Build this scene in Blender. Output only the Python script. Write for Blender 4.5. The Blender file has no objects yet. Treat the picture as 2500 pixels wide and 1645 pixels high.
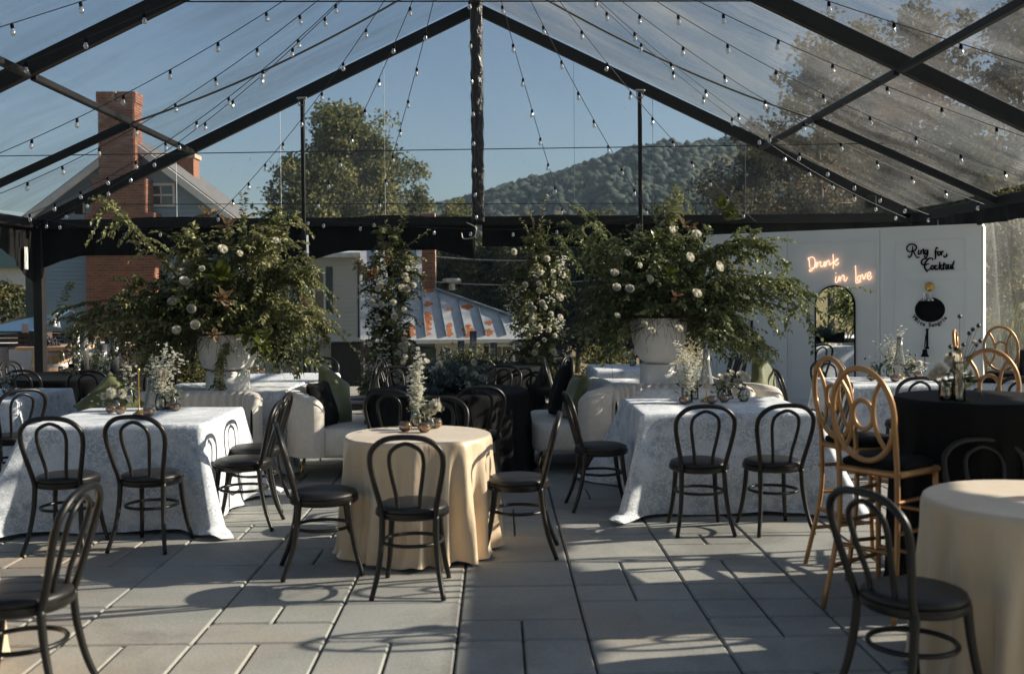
import bpy, math, random
import numpy as np
from mathutils import Matrix, Vector
random.seed(7); RNG = np.random.default_rng(7)
R = math.radians
scene = bpy.context.scene
COL = scene.collection

# ------------------------------------------------------------------ camera
F = 2545.0; CX = 1250.0; CY = 822.5; EYE = Vector((0, 0, 1.65))
yaw, pitch, roll, SHIFT = R(0.81), R(1.1), R(0.5), 51.0
fw = Vector((math.sin(yaw)*math.cos(pitch), math.cos(yaw)*math.cos(pitch), -math.sin(pitch)))
r0 = Vector((math.cos(yaw), -math.sin(yaw), 0)); u0 = r0.cross(fw)
rt = r0*math.cos(roll) - u0*math.sin(roll); up = u0*math.cos(roll) + r0*math.sin(roll)
cam = bpy.data.cameras.new('camera'); camo = bpy.data.objects.new('camera', cam); COL.objects.link(camo)
camo.matrix_world = Matrix(((rt.x, up.x, -fw.x, EYE.x), (rt.y, up.y, -fw.y, EYE.y), (rt.z, up.z, -fw.z, EYE.z), (0, 0, 0, 1)))
cam.sensor_width = 36; cam.lens = 36*F/2500; cam.shift_y = -SHIFT/2500
cam.clip_start = 0.05; cam.clip_end = 3000
cam.dof.use_dof = True; cam.dof.focus_distance = 11.5; cam.dof.aperture_fstop = 2.4
scene.camera = camo

# ------------------------------------------------------------------ sky, sun, exposure
SUN_EL, SUN_AZ = R(24.5), R(83.0)          # azimuth clockwise from +Y
w = bpy.data.worlds.new('World'); scene.world = w; w.use_nodes = True
nt = w.node_tree; bg = nt.nodes['Background']
sky = nt.nodes.new('ShaderNodeTexSky'); sky.sky_type = 'NISHITA'; sky.sun_disc = False
sky.sun_elevation = SUN_EL; sky.sun_rotation = SUN_AZ; sky.air_density = 1.0; sky.dust_density = 1.2; sky.ozone_density = 2.0
nt.links.new(sky.outputs[0], bg.inputs[0]); bg.inputs[1].default_value = 0.047
sl = bpy.data.lights.new('sun', 'SUN'); sl.energy = 5.0; sl.angle = R(0.55); sl.color = (1.0, 0.89, 0.73)
so = bpy.data.objects.new('sun', sl); COL.objects.link(so)
sd = Vector((math.sin(SUN_AZ)*math.cos(SUN_EL), math.cos(SUN_AZ)*math.cos(SUN_EL), math.sin(SUN_EL)))
so.rotation_euler = sd.to_track_quat('Z', 'Y').to_euler(); so.location = (20, 0, 20)
scene.view_settings.view_transform = 'Standard'; scene.view_settings.look = 'None'
scene.view_settings.exposure = 1.05; scene.view_settings.gamma = 1.0
scene.cycles.max_bounces = 8; scene.cycles.transparent_max_bounces = 24; scene.cycles.diffuse_bounces = 3
scene.cycles.glossy_bounces = 3; scene.cycles.transmission_bounces = 4; scene.cycles.caustics_reflective = False
scene.cycles.caustics_refractive = False; scene.cycles.sample_clamp_indirect = 4

# photograph pixel -> ray, and where that ray meets a plane: used to read positions off the photograph
def ray(px, py):
    return (fw + rt*((px-CX)/F) + up*(-(py+SHIFT-CY)/F))
def atY(px, py, Y):
    d = ray(px, py); return EYE + d*(Y/d.y)
def atZ(px, py, z=0.0):
    d = ray(px, py); return EYE + d*((z-EYE.z)/d.z)
def onP(px, py, p0, n):
    d = ray(px, py); p0 = Vector(p0); n = Vector(n); return EYE + d*((p0-EYE).dot(n)/d.dot(n))

# ------------------------------------------------------------------ mesh builder
class MB:
    def __init__(s): s.V = []; s.F = []; s.n = 0; s.T = []
    def add(s, V, Fc, M=None, t=None):
        V = np.asarray(V, float).reshape(-1, 3)
        if M is not None:
            M = np.array(M); V = V @ M[:3, :3].T + M[:3, 3]
        s.V.append(V)
        if isinstance(Fc, np.ndarray): s.F.append(Fc + s.n); m = len(Fc)
        else:
            m = len(Fc)
            d = {}
            for f in Fc: d.setdefault(len(f), []).append(f)
            for k in d: s.F.append(np.array(d[k], int) + s.n)
        if t is None: t = 0.5
        s.T.append(np.full(len(V), t) if np.isscalar(t) else np.asarray(t, float))
        s.n += len(V); return s
    def box(s, c, d, M=None, bev=0.0, t=None):
        x, y, z = c; a, b, e = d[0]/2, d[1]/2, d[2]/2
        if bev <= 0:
            V = [(x+i*a, y+j*b, z+k*e) for i in (-1, 1) for j in (-1, 1) for k in (-1, 1)]
            Fc = [(0, 1, 3, 2), (4, 6, 7, 5), (0, 4, 5, 1), (2, 3, 7, 6), (0, 2, 6, 4), (1, 5, 7, 3)]
            return s.add(V, Fc, M, t)
        g = min(bev, a*.9, b*.9, e*.9); V = []; Fc = []   # chamfered box
        rings = [(-e, g), (-e+g, 0), (e-g, 0), (e, g)]
        for zz, o in rings:
            A, B = a-o, b-o
            V += [(x-A+g, y-B, z+zz), (x+A-g, y-B, z+zz), (x+A, y-B+g, z+zz), (x+A, y+B-g, z+zz), (x+A-g, y+B, z+zz), (x-A+g, y+B, z+zz), (x-A, y+B-g, z+zz), (x-A, y-B+g, z+zz)]
        for i in range(3):
            for j in range(8):
                Fc.append((i*8+j, i*8+(j+1) % 8, i*8+8+(j+1) % 8, i*8+8+j))
        Fc.append(tuple(reversed(range(8)))); Fc.append(tuple(range(24, 32)))
        return s.add(V, Fc, M, t)
    def tube(s, pts, r, n=8, closed=False, flat=1.0, M=None, t=None, cap=True):
        P = np.asarray(pts, float); m = len(P)
        rr = np.full(m, r) if np.isscalar(r) else np.asarray(r, float)
        if closed: T = np.roll(P, -1, 0)-np.roll(P, 1, 0)
        else: T = np.gradient(P, axis=0)
        T /= np.linalg.norm(T, axis=1)[:, None]+1e-12
        ref = np.array((0, 0, 1.0)) if abs(T[0][2]) < .9 else np.array((0, 1.0, 0))
        N = np.cross(T[0], ref); N /= np.linalg.norm(N); V = []
        ang = np.arange(n)/n*2*math.pi
        for i in range(m):
            N = N-T[i]*N.dot(T[i]); N /= np.linalg.norm(N)+1e-12; B = np.cross(T[i], N)
            V.append(P[i]+rr[i]*(np.cos(ang)[:, None]*N+flat*np.sin(ang)[:, None]*B))
        V = np.concatenate(V); k = m if closed else m-1
        i = np.repeat(np.arange(k), n); j = np.tile(np.arange(n), k); i2 = (i+1) % m; j2 = (j+1) % n
        s.add(V, np.stack([i*n+j, i*n+j2, i2*n+j2, i2*n+j], 1), M, t)
        if cap and not closed:
            b = s.n-len(V)
            s.F.append(np.array([[b+q for q in reversed(range(n))]])); s.F.append(np.array([[b+(m-1)*n+q for q in range(n)]]))
        return s
    def lathe(s, prof, n=24, c=(0, 0, 0), M=None, wob=None, t=None):
        a = np.arange(n)/n*2*math.pi; V = []
        for (r, z) in prof:
            q = np.full(n, r) if wob is None else r*wob(a, z)
            V.append(np.stack([c[0]+q*np.cos(a), c[1]+q*np.sin(a), np.full(n, c[2]+z)], 1))
        m = len(prof); V = np.concatenate(V)
        i = np.repeat(np.arange(m-1), n); j = np.tile(np.arange(n), m-1); j2 = (j+1) % n
        return s.add(V, np.stack([i*n+j, i*n+j2, (i+1)*n+j2, (i+1)*n+j], 1), M, t)
    def grid(s, G, wrap=False, t=None, M=None):
        G = np.asarray(G, float); a, b = G.shape[:2]; k = b if wrap else b-1
        i = np.repeat(np.arange(a-1), k); j = np.tile(np.arange(k), a-1); j2 = (j+1) % b
        return s.add(G.reshape(-1, 3), np.stack([i*b+j, i*b+j2, (i+1)*b+j2, (i+1)*b+j], 1), M, t)
    def ball(s, c, r, n=10, m=7, M=None, sc=(1, 1, 1), t=None):
        th = np.linspace(0.001, math.pi-.001, m); ph = np.arange(n)/n*2*math.pi
        G = np.stack([np.stack([c[0]+r*sc[0]*np.sin(x)*np.cos(ph), c[1]+r*sc[1]*np.sin(x)*np.sin(ph), np.full(n, c[2]+r*sc[2]*np.cos(x))], 1) for x in th[::-1]])
        return s.grid(G, True, t, M)
    def leaves(s, P, D, U, L, W, t, fold=.25, curl=.12):
        """one folded blade per row: base P, direction D, face normal U"""
        P = np.asarray(P, float); D = np.asarray(D, float); D = D/(np.linalg.norm(D, axis=1)[:, None]+1e-9)
        U = U-D*(U*D).sum(1)[:, None]; U = U/(np.linalg.norm(U, axis=1)[:, None]+1e-9); S = np.cross(D, U)
        L = np.broadcast_to(np.asarray(L, float), (len(P),))[:, None]; W = np.broadcast_to(np.asarray(W, float), (len(P),))[:, None]
        m = P+D*L*.45-U*W*fold*0
        V = np.stack([P, m+S*W/2+U*W*fold, P+D*L-U*L*curl, m-S*W/2+U*W*fold, m], 1).reshape(-1, 3)
        b = np.arange(len(P))[:, None]*5
        Fc = np.concatenate([b+np.array([[0, 1, 4]]), b+np.array([[4, 1, 2]]), b+np.array([[0, 4, 3]]), b+np.array([[4, 2, 3]])])
        t = np.repeat(np.broadcast_to(np.asarray(t, float), (len(P),)), 5)
        return s.add(V, Fc, None, t)
    def mesh(s, name, mat, smooth=True):
        me = bpy.data.meshes.new(name)
        V = np.concatenate(s.V); me.vertices.add(len(V)); me.vertices.foreach_set('co', V.ravel())
        lt = np.concatenate([np.full(len(f), f.shape[1]) for f in s.F]); ls = np.concatenate([[0], np.cumsum(lt)[:-1]])
        li = np.concatenate([f.ravel() for f in s.F])
        me.loops.add(len(li)); me.loops.foreach_set('vertex_index', li.astype(np.int32))
        me.polygons.add(len(lt)); me.polygons.foreach_set('loop_start', ls.astype(np.int32))
        try: me.polygons.foreach_set('loop_total', lt.astype(np.int32))
        except Exception: pass
        at = me.attributes.new('tint', 'FLOAT', 'POINT'); at.data.foreach_set('value', np.concatenate(s.T).astype(np.float32))
        me.update(calc_edges=True); me.validate()
        me.polygons.foreach_set('use_smooth', np.full(len(me.polygons), bool(smooth)))
        if mat is not None: me.materials.append(mat)
        return me
    def build(s, name, mat, parent=None, smooth=True, sharp=None, local=False, label=None, kind=None, loc=None):
        if parent is not None and not local:
            off = np.array(parent.location); s.V = [v-off for v in s.V]
        me = s.mesh(name, mat, smooth)
        if smooth and sharp: me.set_sharp_from_angle(angle=R(sharp))
        o = bpy.data.objects.new(name, me); COL.objects.link(o)
        if loc is not None: o.location = loc
        if parent is not None: o.parent = parent
        if label: o['label'] = label
        if kind: o['kind'] = kind
        return o
def sub(mb, name, mat, part, **k):         # mesh in the coordinates of the part's own parent (thing), hung under the part
    th = part.parent
    off = np.array(th.location) if (th is not None and not k.pop('local', False)) else np.zeros(3)
    mb.V = [v-off-np.array(part.location) for v in mb.V]
    return mb.build(name, mat, part, local=True, **k)
def tag(o, label, cat, group=None, kind=None):
    if label: o['label'] = label
    if cat: o['category'] = cat
    if group: o['group'] = group
    if kind: o['kind'] = kind
    return o
def thing(name, label, cat, loc=(0, 0, 0), rz=0.0, group=None, kind=None):
    o = bpy.data.objects.new(name, None); COL.objects.link(o); o.empty_display_size = .1
    o.location = loc; o.rotation_euler = (0, 0, rz); return tag(o, label, cat, group, kind)
def copy_tree(o, parent=None):
    c = o.copy(); COL.objects.link(c)
    if parent is not None: c.parent = parent
    for ch in list(o.children): copy_tree(ch, c)
    return c
def inst(name, me, parent, loc=(0, 0, 0), rot=None, sc=None):
    o = bpy.data.objects.new(name, me); COL.objects.link(o); o.parent = parent; o.location = loc
    if rot is not None: o.rotation_euler = rot
    if sc is not None: o.scale = sc
    return o
def smooth_path(pts, n=8, closed=False):
    P = np.asarray(pts, float); m = len(P); out = []
    rng = range(m) if closed else range(m-1)
    for i in rng:
        p0 = P[(i-1) % m] if closed or i > 0 else 2*P[0]-P[1]; p1 = P[i]; p2 = P[(i+1) % m]
        p3 = P[(i+2) % m] if closed or i+2 < m else 2*P[-1]-P[-2]
        for k in range(n):
            t = k/n
            out.append(.5*((2*p1)+(-p0+p2)*t+(2*p0-5*p1+4*p2-p3)*t*t+(-p0+3*p1-3*p2+p3)*t**3))
    if not closed: out.append(P[-1])
    return np.array(out)
def vnoise(x, y, s=1.0, o=4, seed=0):
    x = np.asarray(x, float)/s; y = np.asarray(y, float)/s; v = 0; a = 1; tot = 0
    for k in range(o):
        xi = np.floor(x); yi = np.floor(y); fx = x-xi; fy = y-yi; fx = fx*fx*(3-2*fx); fy = fy*fy*(3-2*fy)
        h = lambda i, j: np.mod(np.sin(i*127.1+j*311.7+seed*17.3+k*5.1)*43758.5453, 1)
        v = v+a*((h(xi, yi)*(1-fx)+h(xi+1, yi)*fx)*(1-fy)+(h(xi, yi+1)*(1-fx)+h(xi+1, yi+1)*fx)*fy)
        tot += a; a *= .5; x = x*2+3.1; y = y*2+1.7
    return v/tot

# ------------------------------------------------------------------ materials
def mat(name):
    m = bpy.data.materials.new(name); m.use_nodes = True; return m, m.node_tree, m.node_tree.nodes['Principled BSDF']
def N(nt, typ, **k):
    n = nt.nodes.new(typ)
    for a, b in k.items():
        if a in n.inputs: n.inputs[a].default_value = b
        else: setattr(n, a, b)
    return n
def ramp(nt, src, stops):
    n = nt.nodes.new('ShaderNodeValToRGB'); cr = n.color_ramp
    while len(cr.elements) < len(stops): cr.elements.new(.5)
    for e, (p, c) in zip(cr.elements, stops): e.position = p; e.color = (*c, 1)
    nt.links.new(src, n.inputs[0]); return n.outputs[0]
def co(nt, sc=(1, 1, 1), kind='Object'):
    t = nt.nodes.new('ShaderNodeTexCoord'); mp = nt.nodes.new('ShaderNodeMapping'); mp.inputs['Scale'].default_value = sc
    nt.links.new(t.outputs[kind], mp.inputs[0]); return mp.outputs[0]
def noise(nt, vec, scale, det=4, rough=.55, dist=0.0):
    n = nt.nodes.new('ShaderNodeTexNoise'); n.inputs['Scale'].default_value = scale; n.inputs['Detail'].default_value = det
    n.inputs['Roughness'].default_value = rough; n.inputs['Distortion'].default_value = dist
    nt.links.new(vec, n.inputs['Vector']); return n.outputs['Fac']
def bump(nt, p, h, st=.3, dist=.01):
    b = nt.nodes.new('ShaderNodeBump'); b.inputs['Strength'].default_value = st; b.inputs['Distance'].default_value = dist
    nt.links.new(h, b.inputs['Height']); nt.links.new(b.outputs[0], p.inputs['Normal'])
def mixc(nt, fac, a, b, mode='MIX'):
    n = nt.nodes.new('ShaderNodeMix'); n.data_type = 'RGBA'; n.blend_type = mode
    for sock, v in ((n.inputs[0], fac), (n.inputs[6], a), (n.inputs[7], b)):
        if hasattr(v, 'is_output'): nt.links.new(v, sock)
        elif isinstance(v, tuple): sock.default_value = (*v, 1)
        else: sock.default_value = v
    return n.outputs[2]
def simple(name, c1, c2, rough=.6, scale=12, metal=0.0, b=0.2, bd=.003, sheen=0.0, spec=.5, kind='Object', stretch=(1, 1, 1)):
    m, nt, p = mat(name); v = co(nt, stretch, kind); n = noise(nt, v, scale)
    col = ramp(nt, n, [(.3, c1), (.7, c2)]); nt.links.new(col, p.inputs['Base Color'])
    p.inputs['Roughness'].default_value = rough; p.inputs['Metallic'].default_value = metal; p.inputs['Specular IOR Level'].default_value = spec
    if sheen: p.inputs['Sheen Weight'].default_value = sheen
    if b: bump(nt, p, noise(nt, v, scale*4), b, bd)
    return m
def leafmat(name, stops, trans=.3, rough=.5):
    m, nt, p = mat(name); a = nt.nodes.new('ShaderNodeAttribute'); a.attribute_name = 'tint'
    col = ramp(nt, a.outputs['Fac'], stops); nt.links.new(col, p.inputs['Base Color']); p.inputs['Roughness'].default_value = rough
    p.inputs['Specular IOR Level'].default_value = .35
    tr = nt.nodes.new('ShaderNodeBsdfTranslucent'); nt.links.new(col, tr.inputs[0]); mx = nt.nodes.new('ShaderNodeMixShader'); mx.inputs[0].default_value = trans
    nt.links.new(p.outputs[0], mx.inputs[1]); nt.links.new(tr.outputs[0], mx.inputs[2]); nt.links.new(mx.outputs[0], nt.nodes['Material Output'].inputs[0]); return m
def thin(name, tint=(1, 1, 1), gl=.12, rough=.03, haze=0.0, hz=(.8, .8, .8)):
    """thin clear sheet: mostly see-through, with a glossy skin and some dust"""
    m, nt, p = mat(name); nt.nodes.remove(p); out = nt.nodes['Material Output']
    t = N(nt, 'ShaderNodeBsdfTransparent'); t.inputs[0].default_value = (*tint, 1)
    g = N(nt, 'ShaderNodeBsdfGlossy'); g.inputs['Roughness'].default_value = rough
    fr = N(nt, 'ShaderNodeLayerWeight'); fr.inputs[0].default_value = .35
    mt = N(nt, 'ShaderNodeMath', operation='MULTIPLY_ADD'); nt.links.new(fr.outputs['Fresnel'], mt.inputs[0]); mt.inputs[1].default_value = 1.0; mt.inputs[2].default_value = gl*.3
    mx = N(nt, 'ShaderNodeMixShader'); nt.links.new(mt.outputs[0], mx.inputs[0]); nt.links.new(t.outputs[0], mx.inputs[1]); nt.links.new(g.outputs[0], mx.inputs[2])
    o = mx.outputs[0]
    if haze:
        d = N(nt, 'ShaderNodeBsdfDiffuse'); d.inputs[0].default_value = (*hz, 1); m2 = N(nt, 'ShaderNodeMixShader'); m2.inputs[0].default_value = haze
        nt.links.new(o, m2.inputs[1]); nt.links.new(d.outputs[0], m2.inputs[2]); o = m2.outputs[0]
    nt.links.new(o, out.inputs[0]); return m
def plastic(name, lo, hi, stretch, scale, extra=0.0):
    """clear vinyl with milky streaks, ripples and scuffs, the scuffs painted pale as white glints"""
    m, nt, p = mat(name); nt.nodes.remove(p); out = nt.nodes['Material Output']; v = co(nt, stretch)
    n1 = noise(nt, v, scale, 6, .62, .6); n2 = noise(nt, co(nt, (1, 1, 1)), .6, 3)
    mul = N(nt, 'ShaderNodeMath', operation='MULTIPLY'); nt.links.new(n1, mul.inputs[0]); nt.links.new(n2, mul.inputs[1])
    mr = N(nt, 'ShaderNodeMapRange'); mr.inputs[1].default_value = .17; mr.inputs[2].default_value = .38; mr.inputs[3].default_value = lo; mr.inputs[4].default_value = hi
    nt.links.new(mul.outputs[0], mr.inputs[0])
    sc = noise(nt, co(nt, (stretch[0]*6, stretch[1]*2, stretch[2]*6)), scale*5, 2, .5, 2.5)
    cr = N(nt, 'ShaderNodeMapRange'); cr.inputs[1].default_value = .66; cr.inputs[2].default_value = .74; cr.inputs[4].default_value = .22; nt.links.new(sc, cr.inputs[0])  # sharp pale scratches, painted in as white glints
    ad = N(nt, 'ShaderNodeMath', operation='ADD'); nt.links.new(mr.outputs[0], ad.inputs[0]); nt.links.new(cr.outputs[0], ad.inputs[1])
    t = N(nt, 'ShaderNodeBsdfTransparent'); t.inputs[0].default_value = (.93, .95, .96, 1)
    d = N(nt, 'ShaderNodeBsdfDiffuse'); d.inputs[0].default_value = (.6, .62, .63, 1); tl = N(nt, 'ShaderNodeBsdfTranslucent'); tl.inputs[0].default_value = (.6, .62, .63, 1)
    h = N(nt, 'ShaderNodeMixShader'); h.inputs[0].default_value = .5; nt.links.new(d.outputs[0], h.inputs[1]); nt.links.new(tl.outputs[0], h.inputs[2])
    mx = N(nt, 'ShaderNodeMixShader'); nt.links.new(ad.outputs[0], mx.inputs[0]); nt.links.new(t.outputs[0], mx.inputs[1]); nt.links.new(h.outputs[0], mx.inputs[2])
    g = N(nt, 'ShaderNodeBsdfGlossy'); g.inputs['Roughness'].default_value = .18
    b = N(nt, 'ShaderNodeBump'); b.inputs['Strength'].default_value = .5; b.inputs['Distance'].default_value = .05; nt.links.new(n1, b.inputs['Height']); nt.links.new(b.outputs[0], g.inputs['Normal'])
    lw = N(nt, 'ShaderNodeLayerWeight'); lw.inputs[0].default_value = .25; nt.links.new(b.outputs[0], lw.inputs['Normal'])
    m2 = N(nt, 'ShaderNodeMixShader'); sm = N(nt, 'ShaderNodeMath', operation='MULTIPLY'); sm.inputs[1].default_value = .45; nt.links.new(lw.outputs['Fresnel'], sm.inputs[0])
    nt.links.new(sm.outputs[0], m2.inputs[0]); nt.links.new(mx.outputs[0], m2.inputs[1]); nt.links.new(g.outputs[0], m2.inputs[2])
    nt.links.new(m2.outputs[0], out.inputs[0]); return m
M = {}
M['black_metal'] = simple('black_metal', (.006, .006, .007), (.012, .012, .012), .5, 9, b=.1, spec=.3)
M['black_fabric'] = simple('black_fabric', (.0035, .0035, .004), (.006, .006, .006), .65, 14, b=.5, bd=.02, spec=.18)
M['black_wrap'] = simple('black_wrap', (.01, .01, .011), (.018, .018, .018), .28, 5, b=1.0, bd=.05, stretch=(1, 1, .5))
M['strap'] = simple('strap', (.10, .10, .085), (.13, .125, .105), .7, 20)
M['cable'] = simple('cable', (.01, .012, .02), (.015, .018, .03), .5, 20, b=0)
M['black_wood'] = simple('black_wood', (.005, .0045, .004), (.011, .0095, .008), .38, 30, b=.15, bd=.001, stretch=(1, 1, .15), spec=.4)
M['leather'] = simple('leather', (.010, .010, .010), (.017, .016, .015), .45, 60, b=.4, bd=.001, spec=.4)
M['gold_wood'] = simple('gold_wood', (.36, .19, .075), (.47, .265, .115), .36, 14, metal=.35, b=.15, bd=.001, stretch=(1, 1, .2))
M['brass'] = simple('brass', (.55, .33, .10), (.7, .45, .16), .25, 20, metal=.9, b=0)
M['black_velvet'] = simple('black_velvet', (.003, .003, .0035), (.005, .005, .006), .85, 12, b=.4, spec=.15)
M['black_cloth'] = simple('black_cloth', (.003, .003, .0035), (.0055, .0055, .006), .8, 5, b=.2, spec=.16)
M['urn'] = simple('urn', (.78, .78, .76), (.84, .84, .82), .8, 40, b=.25, bd=.003)
M['cream'] = simple('cream', (.60, .55, .48), (.68, .63, .56), .8, 25, b=.15, sheen=.25)
M['green_velvet'] = simple('green_velvet', (.07, .085, .022), (.12, .13, .04), .7, 8, b=.3, bd=.01, sheen=.4)
M['white_paint'] = simple('white_paint', (.74, .79, .81), (.79, .83, .85), .6, 3, b=.06)
M['house_siding'] = simple('house_siding', (.20, .28, .35), (.26, .34, .41), .7, 2.2, stretch=(.4, 1, 3))
M['cream_siding'] = simple('cream_siding', (.52, .49, .44), (.62, .59, .53), .7, 2.2, stretch=(.4, 1, 3))
M['trim'] = simple('trim', (.55, .55, .53), (.66, .66, .63), .6, 5)
M['green_trim'] = simple('green_trim', (.015, .035, .035), (.025, .05, .05), .5, 5)
M['mortar'] = simple('mortar', (.36, .26, .19), (.48, .37, .28), .9, 30, b=.5)
M['window_glass'] = simple('window_glass', (.02, .03, .035), (.05, .065, .07), .08, 2, b=0, spec=.9)
M['brown_roof'] = simple('brown_roof', (.09, .09, .095), (.15, .145, .14), .6, 4)
M['wood_board'] = simple('wood_board', (.36, .22, .13), (.52, .35, .23), .6, 6, stretch=(.3, 2, 4))
M['barrel'] = simple('barrel', (.24, .14, .07), (.42, .28, .16), .65, 5, stretch=(3, 3, .5))
M['steel'] = simple('steel', (.3, .3, .3), (.45, .45, .44), .4, 10, metal=.8)
M['grape'] = simple('grape', (.008, .006, .012), (.02, .014, .025), .35, 20, b=0)
M['rose'] = leafmat('rose', [(0, (.62, .58, .46)), (.5, (.76, .73, .63)), (1, (.84, .82, .75))], .42, .6)
M['blossom'] = leafmat('blossom', [(0, (.60, .60, .48)), (1, (.84, .84, .78))], .5, .6)
M['leaf_a'] = leafmat('leaf_a', [(0, (.020, .034, .009)), (.38, (.060, .082, .024)), (.72, (.18, .195, .075)), (1, (.36, .35, .18))], .28, .42)  # palest tones raised so leaves look sunlit: highlights put into the colour
M['leaf_b'] = leafmat('leaf_b', [(0, (.020, .040, .014)), (.35, (.058, .084, .028)), (.7, (.16, .19, .07)), (1, (.34, .36, .18))], .28, .42)  # pale end again carries painted sun highlights
M['leaf_blue'] = leafmat('leaf_blue', [(0, (.03, .06, .055)), (1, (.10, .15, .13))], .25, .5)
M['magnolia_green'] = leafmat('magnolia_green', [(0, (.05, .075, .012)), (1, (.12, .14, .03))], .2, .25)
M['magnolia_brown'] = leafmat('magnolia_brown', [(0, (.17, .12, .065)), (1, (.34, .26, .16))], .2, .6)
M['dry_leaf'] = leafmat('dry_leaf', [(0, (.17, .085, .04)), (1, (.30, .18, .10))], .3, .6)
M['stem'] = simple('stem', (.05, .055, .02), (.09, .07, .035), .7, 20, b=0)
M['bark'] = simple('bark', (.09, .075, .055), (.17, .15, .12), .9, 6, b=.8, bd=.03, stretch=(1, 1, .3))
M['tree_olive'] = leafmat('tree_olive', [(0, (.035, .046, .014)), (.45, (.105, .115, .036)), (1, (.25, .235, .085))], .35, .6)
M['tree_dark'] = leafmat('tree_dark', [(0, (.016, .024, .010)), (.6, (.045, .055, .018)), (1, (.14, .12, .035))], .25, .6)
M['tree_brown'] = leafmat('tree_brown', [(0, (.08, .072, .035)), (.5, (.18, .15, .085)), (1, (.30, .24, .14))], .35, .6)
M['glass'] = thin('glass', (.97, .98, .97), .2, .03)
M['bulb_glass'] = thin('bulb_glass', (.90, .91, .90), .9, .06, .10, (.85, .85, .82))
M['ribbed'] = thin('ribbed', (.90, .91, .88), .25, .2, .07)
M['amber'] = thin('amber', (.78, .55, .22), .6, .05, .06, (.6, .4, .1))
M['water'] = thin('water', (.90, .92, .78), .3, .03)
M['plaster_tag'] = simple('plaster_tag', (.7, .7, .68), (.75, .75, .72), .7, 9, b=0)
M['roof_vinyl'] = plastic('roof_vinyl', .03, .33, (.35, 1.4, .35), 1.5)
M['gable_vinyl'] = plastic('gable_vinyl', .02, .08, (1.0, 1, .5), .9)
M['wall_vinyl'] = plastic('wall_vinyl', .06, .22, (1, .9, .25), 1.6)
# paving slabs: every slab its own tone, mottled, damp edges
m, nt, p = mat('paver'); v = co(nt); oi = N(nt, 'ShaderNodeObjectInfo'); g = N(nt, 'ShaderNodeNewGeometry')
n1 = noise(nt, g.outputs['Position'], 2.2, 6, .6); n2 = noise(nt, g.outputs['Position'], 60, 3, .6); n3 = noise(nt, g.outputs['Position'], .55, 3)
c = ramp(nt, n1, [(.25, (.19, .205, .195)), (.55, (.285, .295, .275)), (.8, (.375, .37, .335))])
c = mixc(nt, .5, c, ramp(nt, oi.outputs['Random'], [(0, (.19, .215, .215)), (.3, (.265, .275, .265)), (.6, (.32, .32, .29)), (1, (.40, .385, .34))]))
n4 = noise(nt, g.outputs['Position'], 1.1, 5, .65, 1.2)
c = mixc(nt, ramp(nt, n4, [(.36, (.62, .62, .62)), (.50, (0, 0, 0)), (.60, (0, 0, 0)), (.70, (.5, .5, .5))]), c, (.15, .15, .14))
c = mixc(nt, ramp(nt, n3, [(.50, (0, 0, 0)), (.70, (.85, .85, .85))]), c, (.29, .22, .15))
c = mixc(nt, .25, c, ramp(nt, n2, [(.3, (.17, .17, .165)), (.7, (.43, .42, .38))]))
nt.links.new(c, p.inputs['Base Color']); nt.links.new(ramp(nt, n4, [(.3, (.62, .62, .62)), (.7, (.88, .88, .88))]), p.inputs['Roughness']); bump(nt, p, n2, .45, .004); M['paver'] = m
M['sand'] = simple('sand', (.05, .046, .038), (.09, .08, .062), .95, 30)
# white cloth printed with small grey-green sprigs
m, nt, p = mat('toile_cloth'); v = co(nt); vo = N(nt, 'ShaderNodeTexVoronoi'); vo.inputs['Scale'].default_value = 12; nt.links.new(v, vo.inputs['Vector'])
n1 = noise(nt, v, 45, 5, .65, 1.5); n2 = noise(nt, v, 7, 3, .5)
ml = N(nt, 'ShaderNodeMath', operation='MULTIPLY'); nt.links.new(vo.outputs['Distance'], ml.inputs[0]); nt.links.new(n1, ml.inputs[1])
pr = ramp(nt, ml.outputs[0], [(.08, (.75, .75, .75)), (.2, (0, 0, 0))]); k2 = ramp(nt, n1, [(.46, (0, 0, 0)), (.56, (1, 1, 1)), (.66, (0, 0, 0))])
fa = mixc(nt, 1.0, pr, k2, 'LIGHTEN'); fa = mixc(nt, 1.0, fa, ramp(nt, n2, [(.35, (.25, .25, .25)), (.6, (1, 1, 1))]), 'MULTIPLY')
nt.links.new(mixc(nt, fa, (.74, .77, .81), (.25, .31, .36)), p.inputs['Base Color']); p.inputs['Roughness'].default_value = .85; p.inputs['Sheen Weight'].default_value = .15
bump(nt, p, noise(nt, v, 3.5, 4, .55, .5), .45, .025); M['toile'] = m
m, nt, p = mat('satin_cloth'); v = co(nt); n1 = noise(nt, v, 2, 3)
nt.links.new(ramp(nt, n1, [(.3, (.60, .46, .30)), (.7, (.69, .56, .40))]), p.inputs['Base Color']); p.inputs['Roughness'].default_value = .42; p.inputs['Sheen Weight'].default_value = .5; p.inputs['Sheen Roughness'].default_value = .35
bump(nt, p, noise(nt, co(nt, (1, 1, .35)), 7, 5, .6, .6), .5, .025); M['satin'] = m
m, nt, p = mat('brick'); oi = N(nt, 'ShaderNodeObjectInfo'); v = co(nt); a = nt.nodes.new('ShaderNodeAttribute'); a.attribute_name = 'tint'
s_ = N(nt, 'ShaderNodeMath', operation='ADD'); nt.links.new(oi.outputs['Random'], s_.inputs[0]); nt.links.new(a.outputs['Fac'], s_.inputs[1])
fr_ = N(nt, 'ShaderNodeMath', operation='FRACT'); nt.links.new(s_.outputs[0], fr_.inputs[0])
c = ramp(nt, fr_.outputs[0], [(0, (.11, .045, .034)), (.35, (.19, .075, .048)), (.7, (.26, .11, .065)), (1, (.16, .08, .06))])
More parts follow.
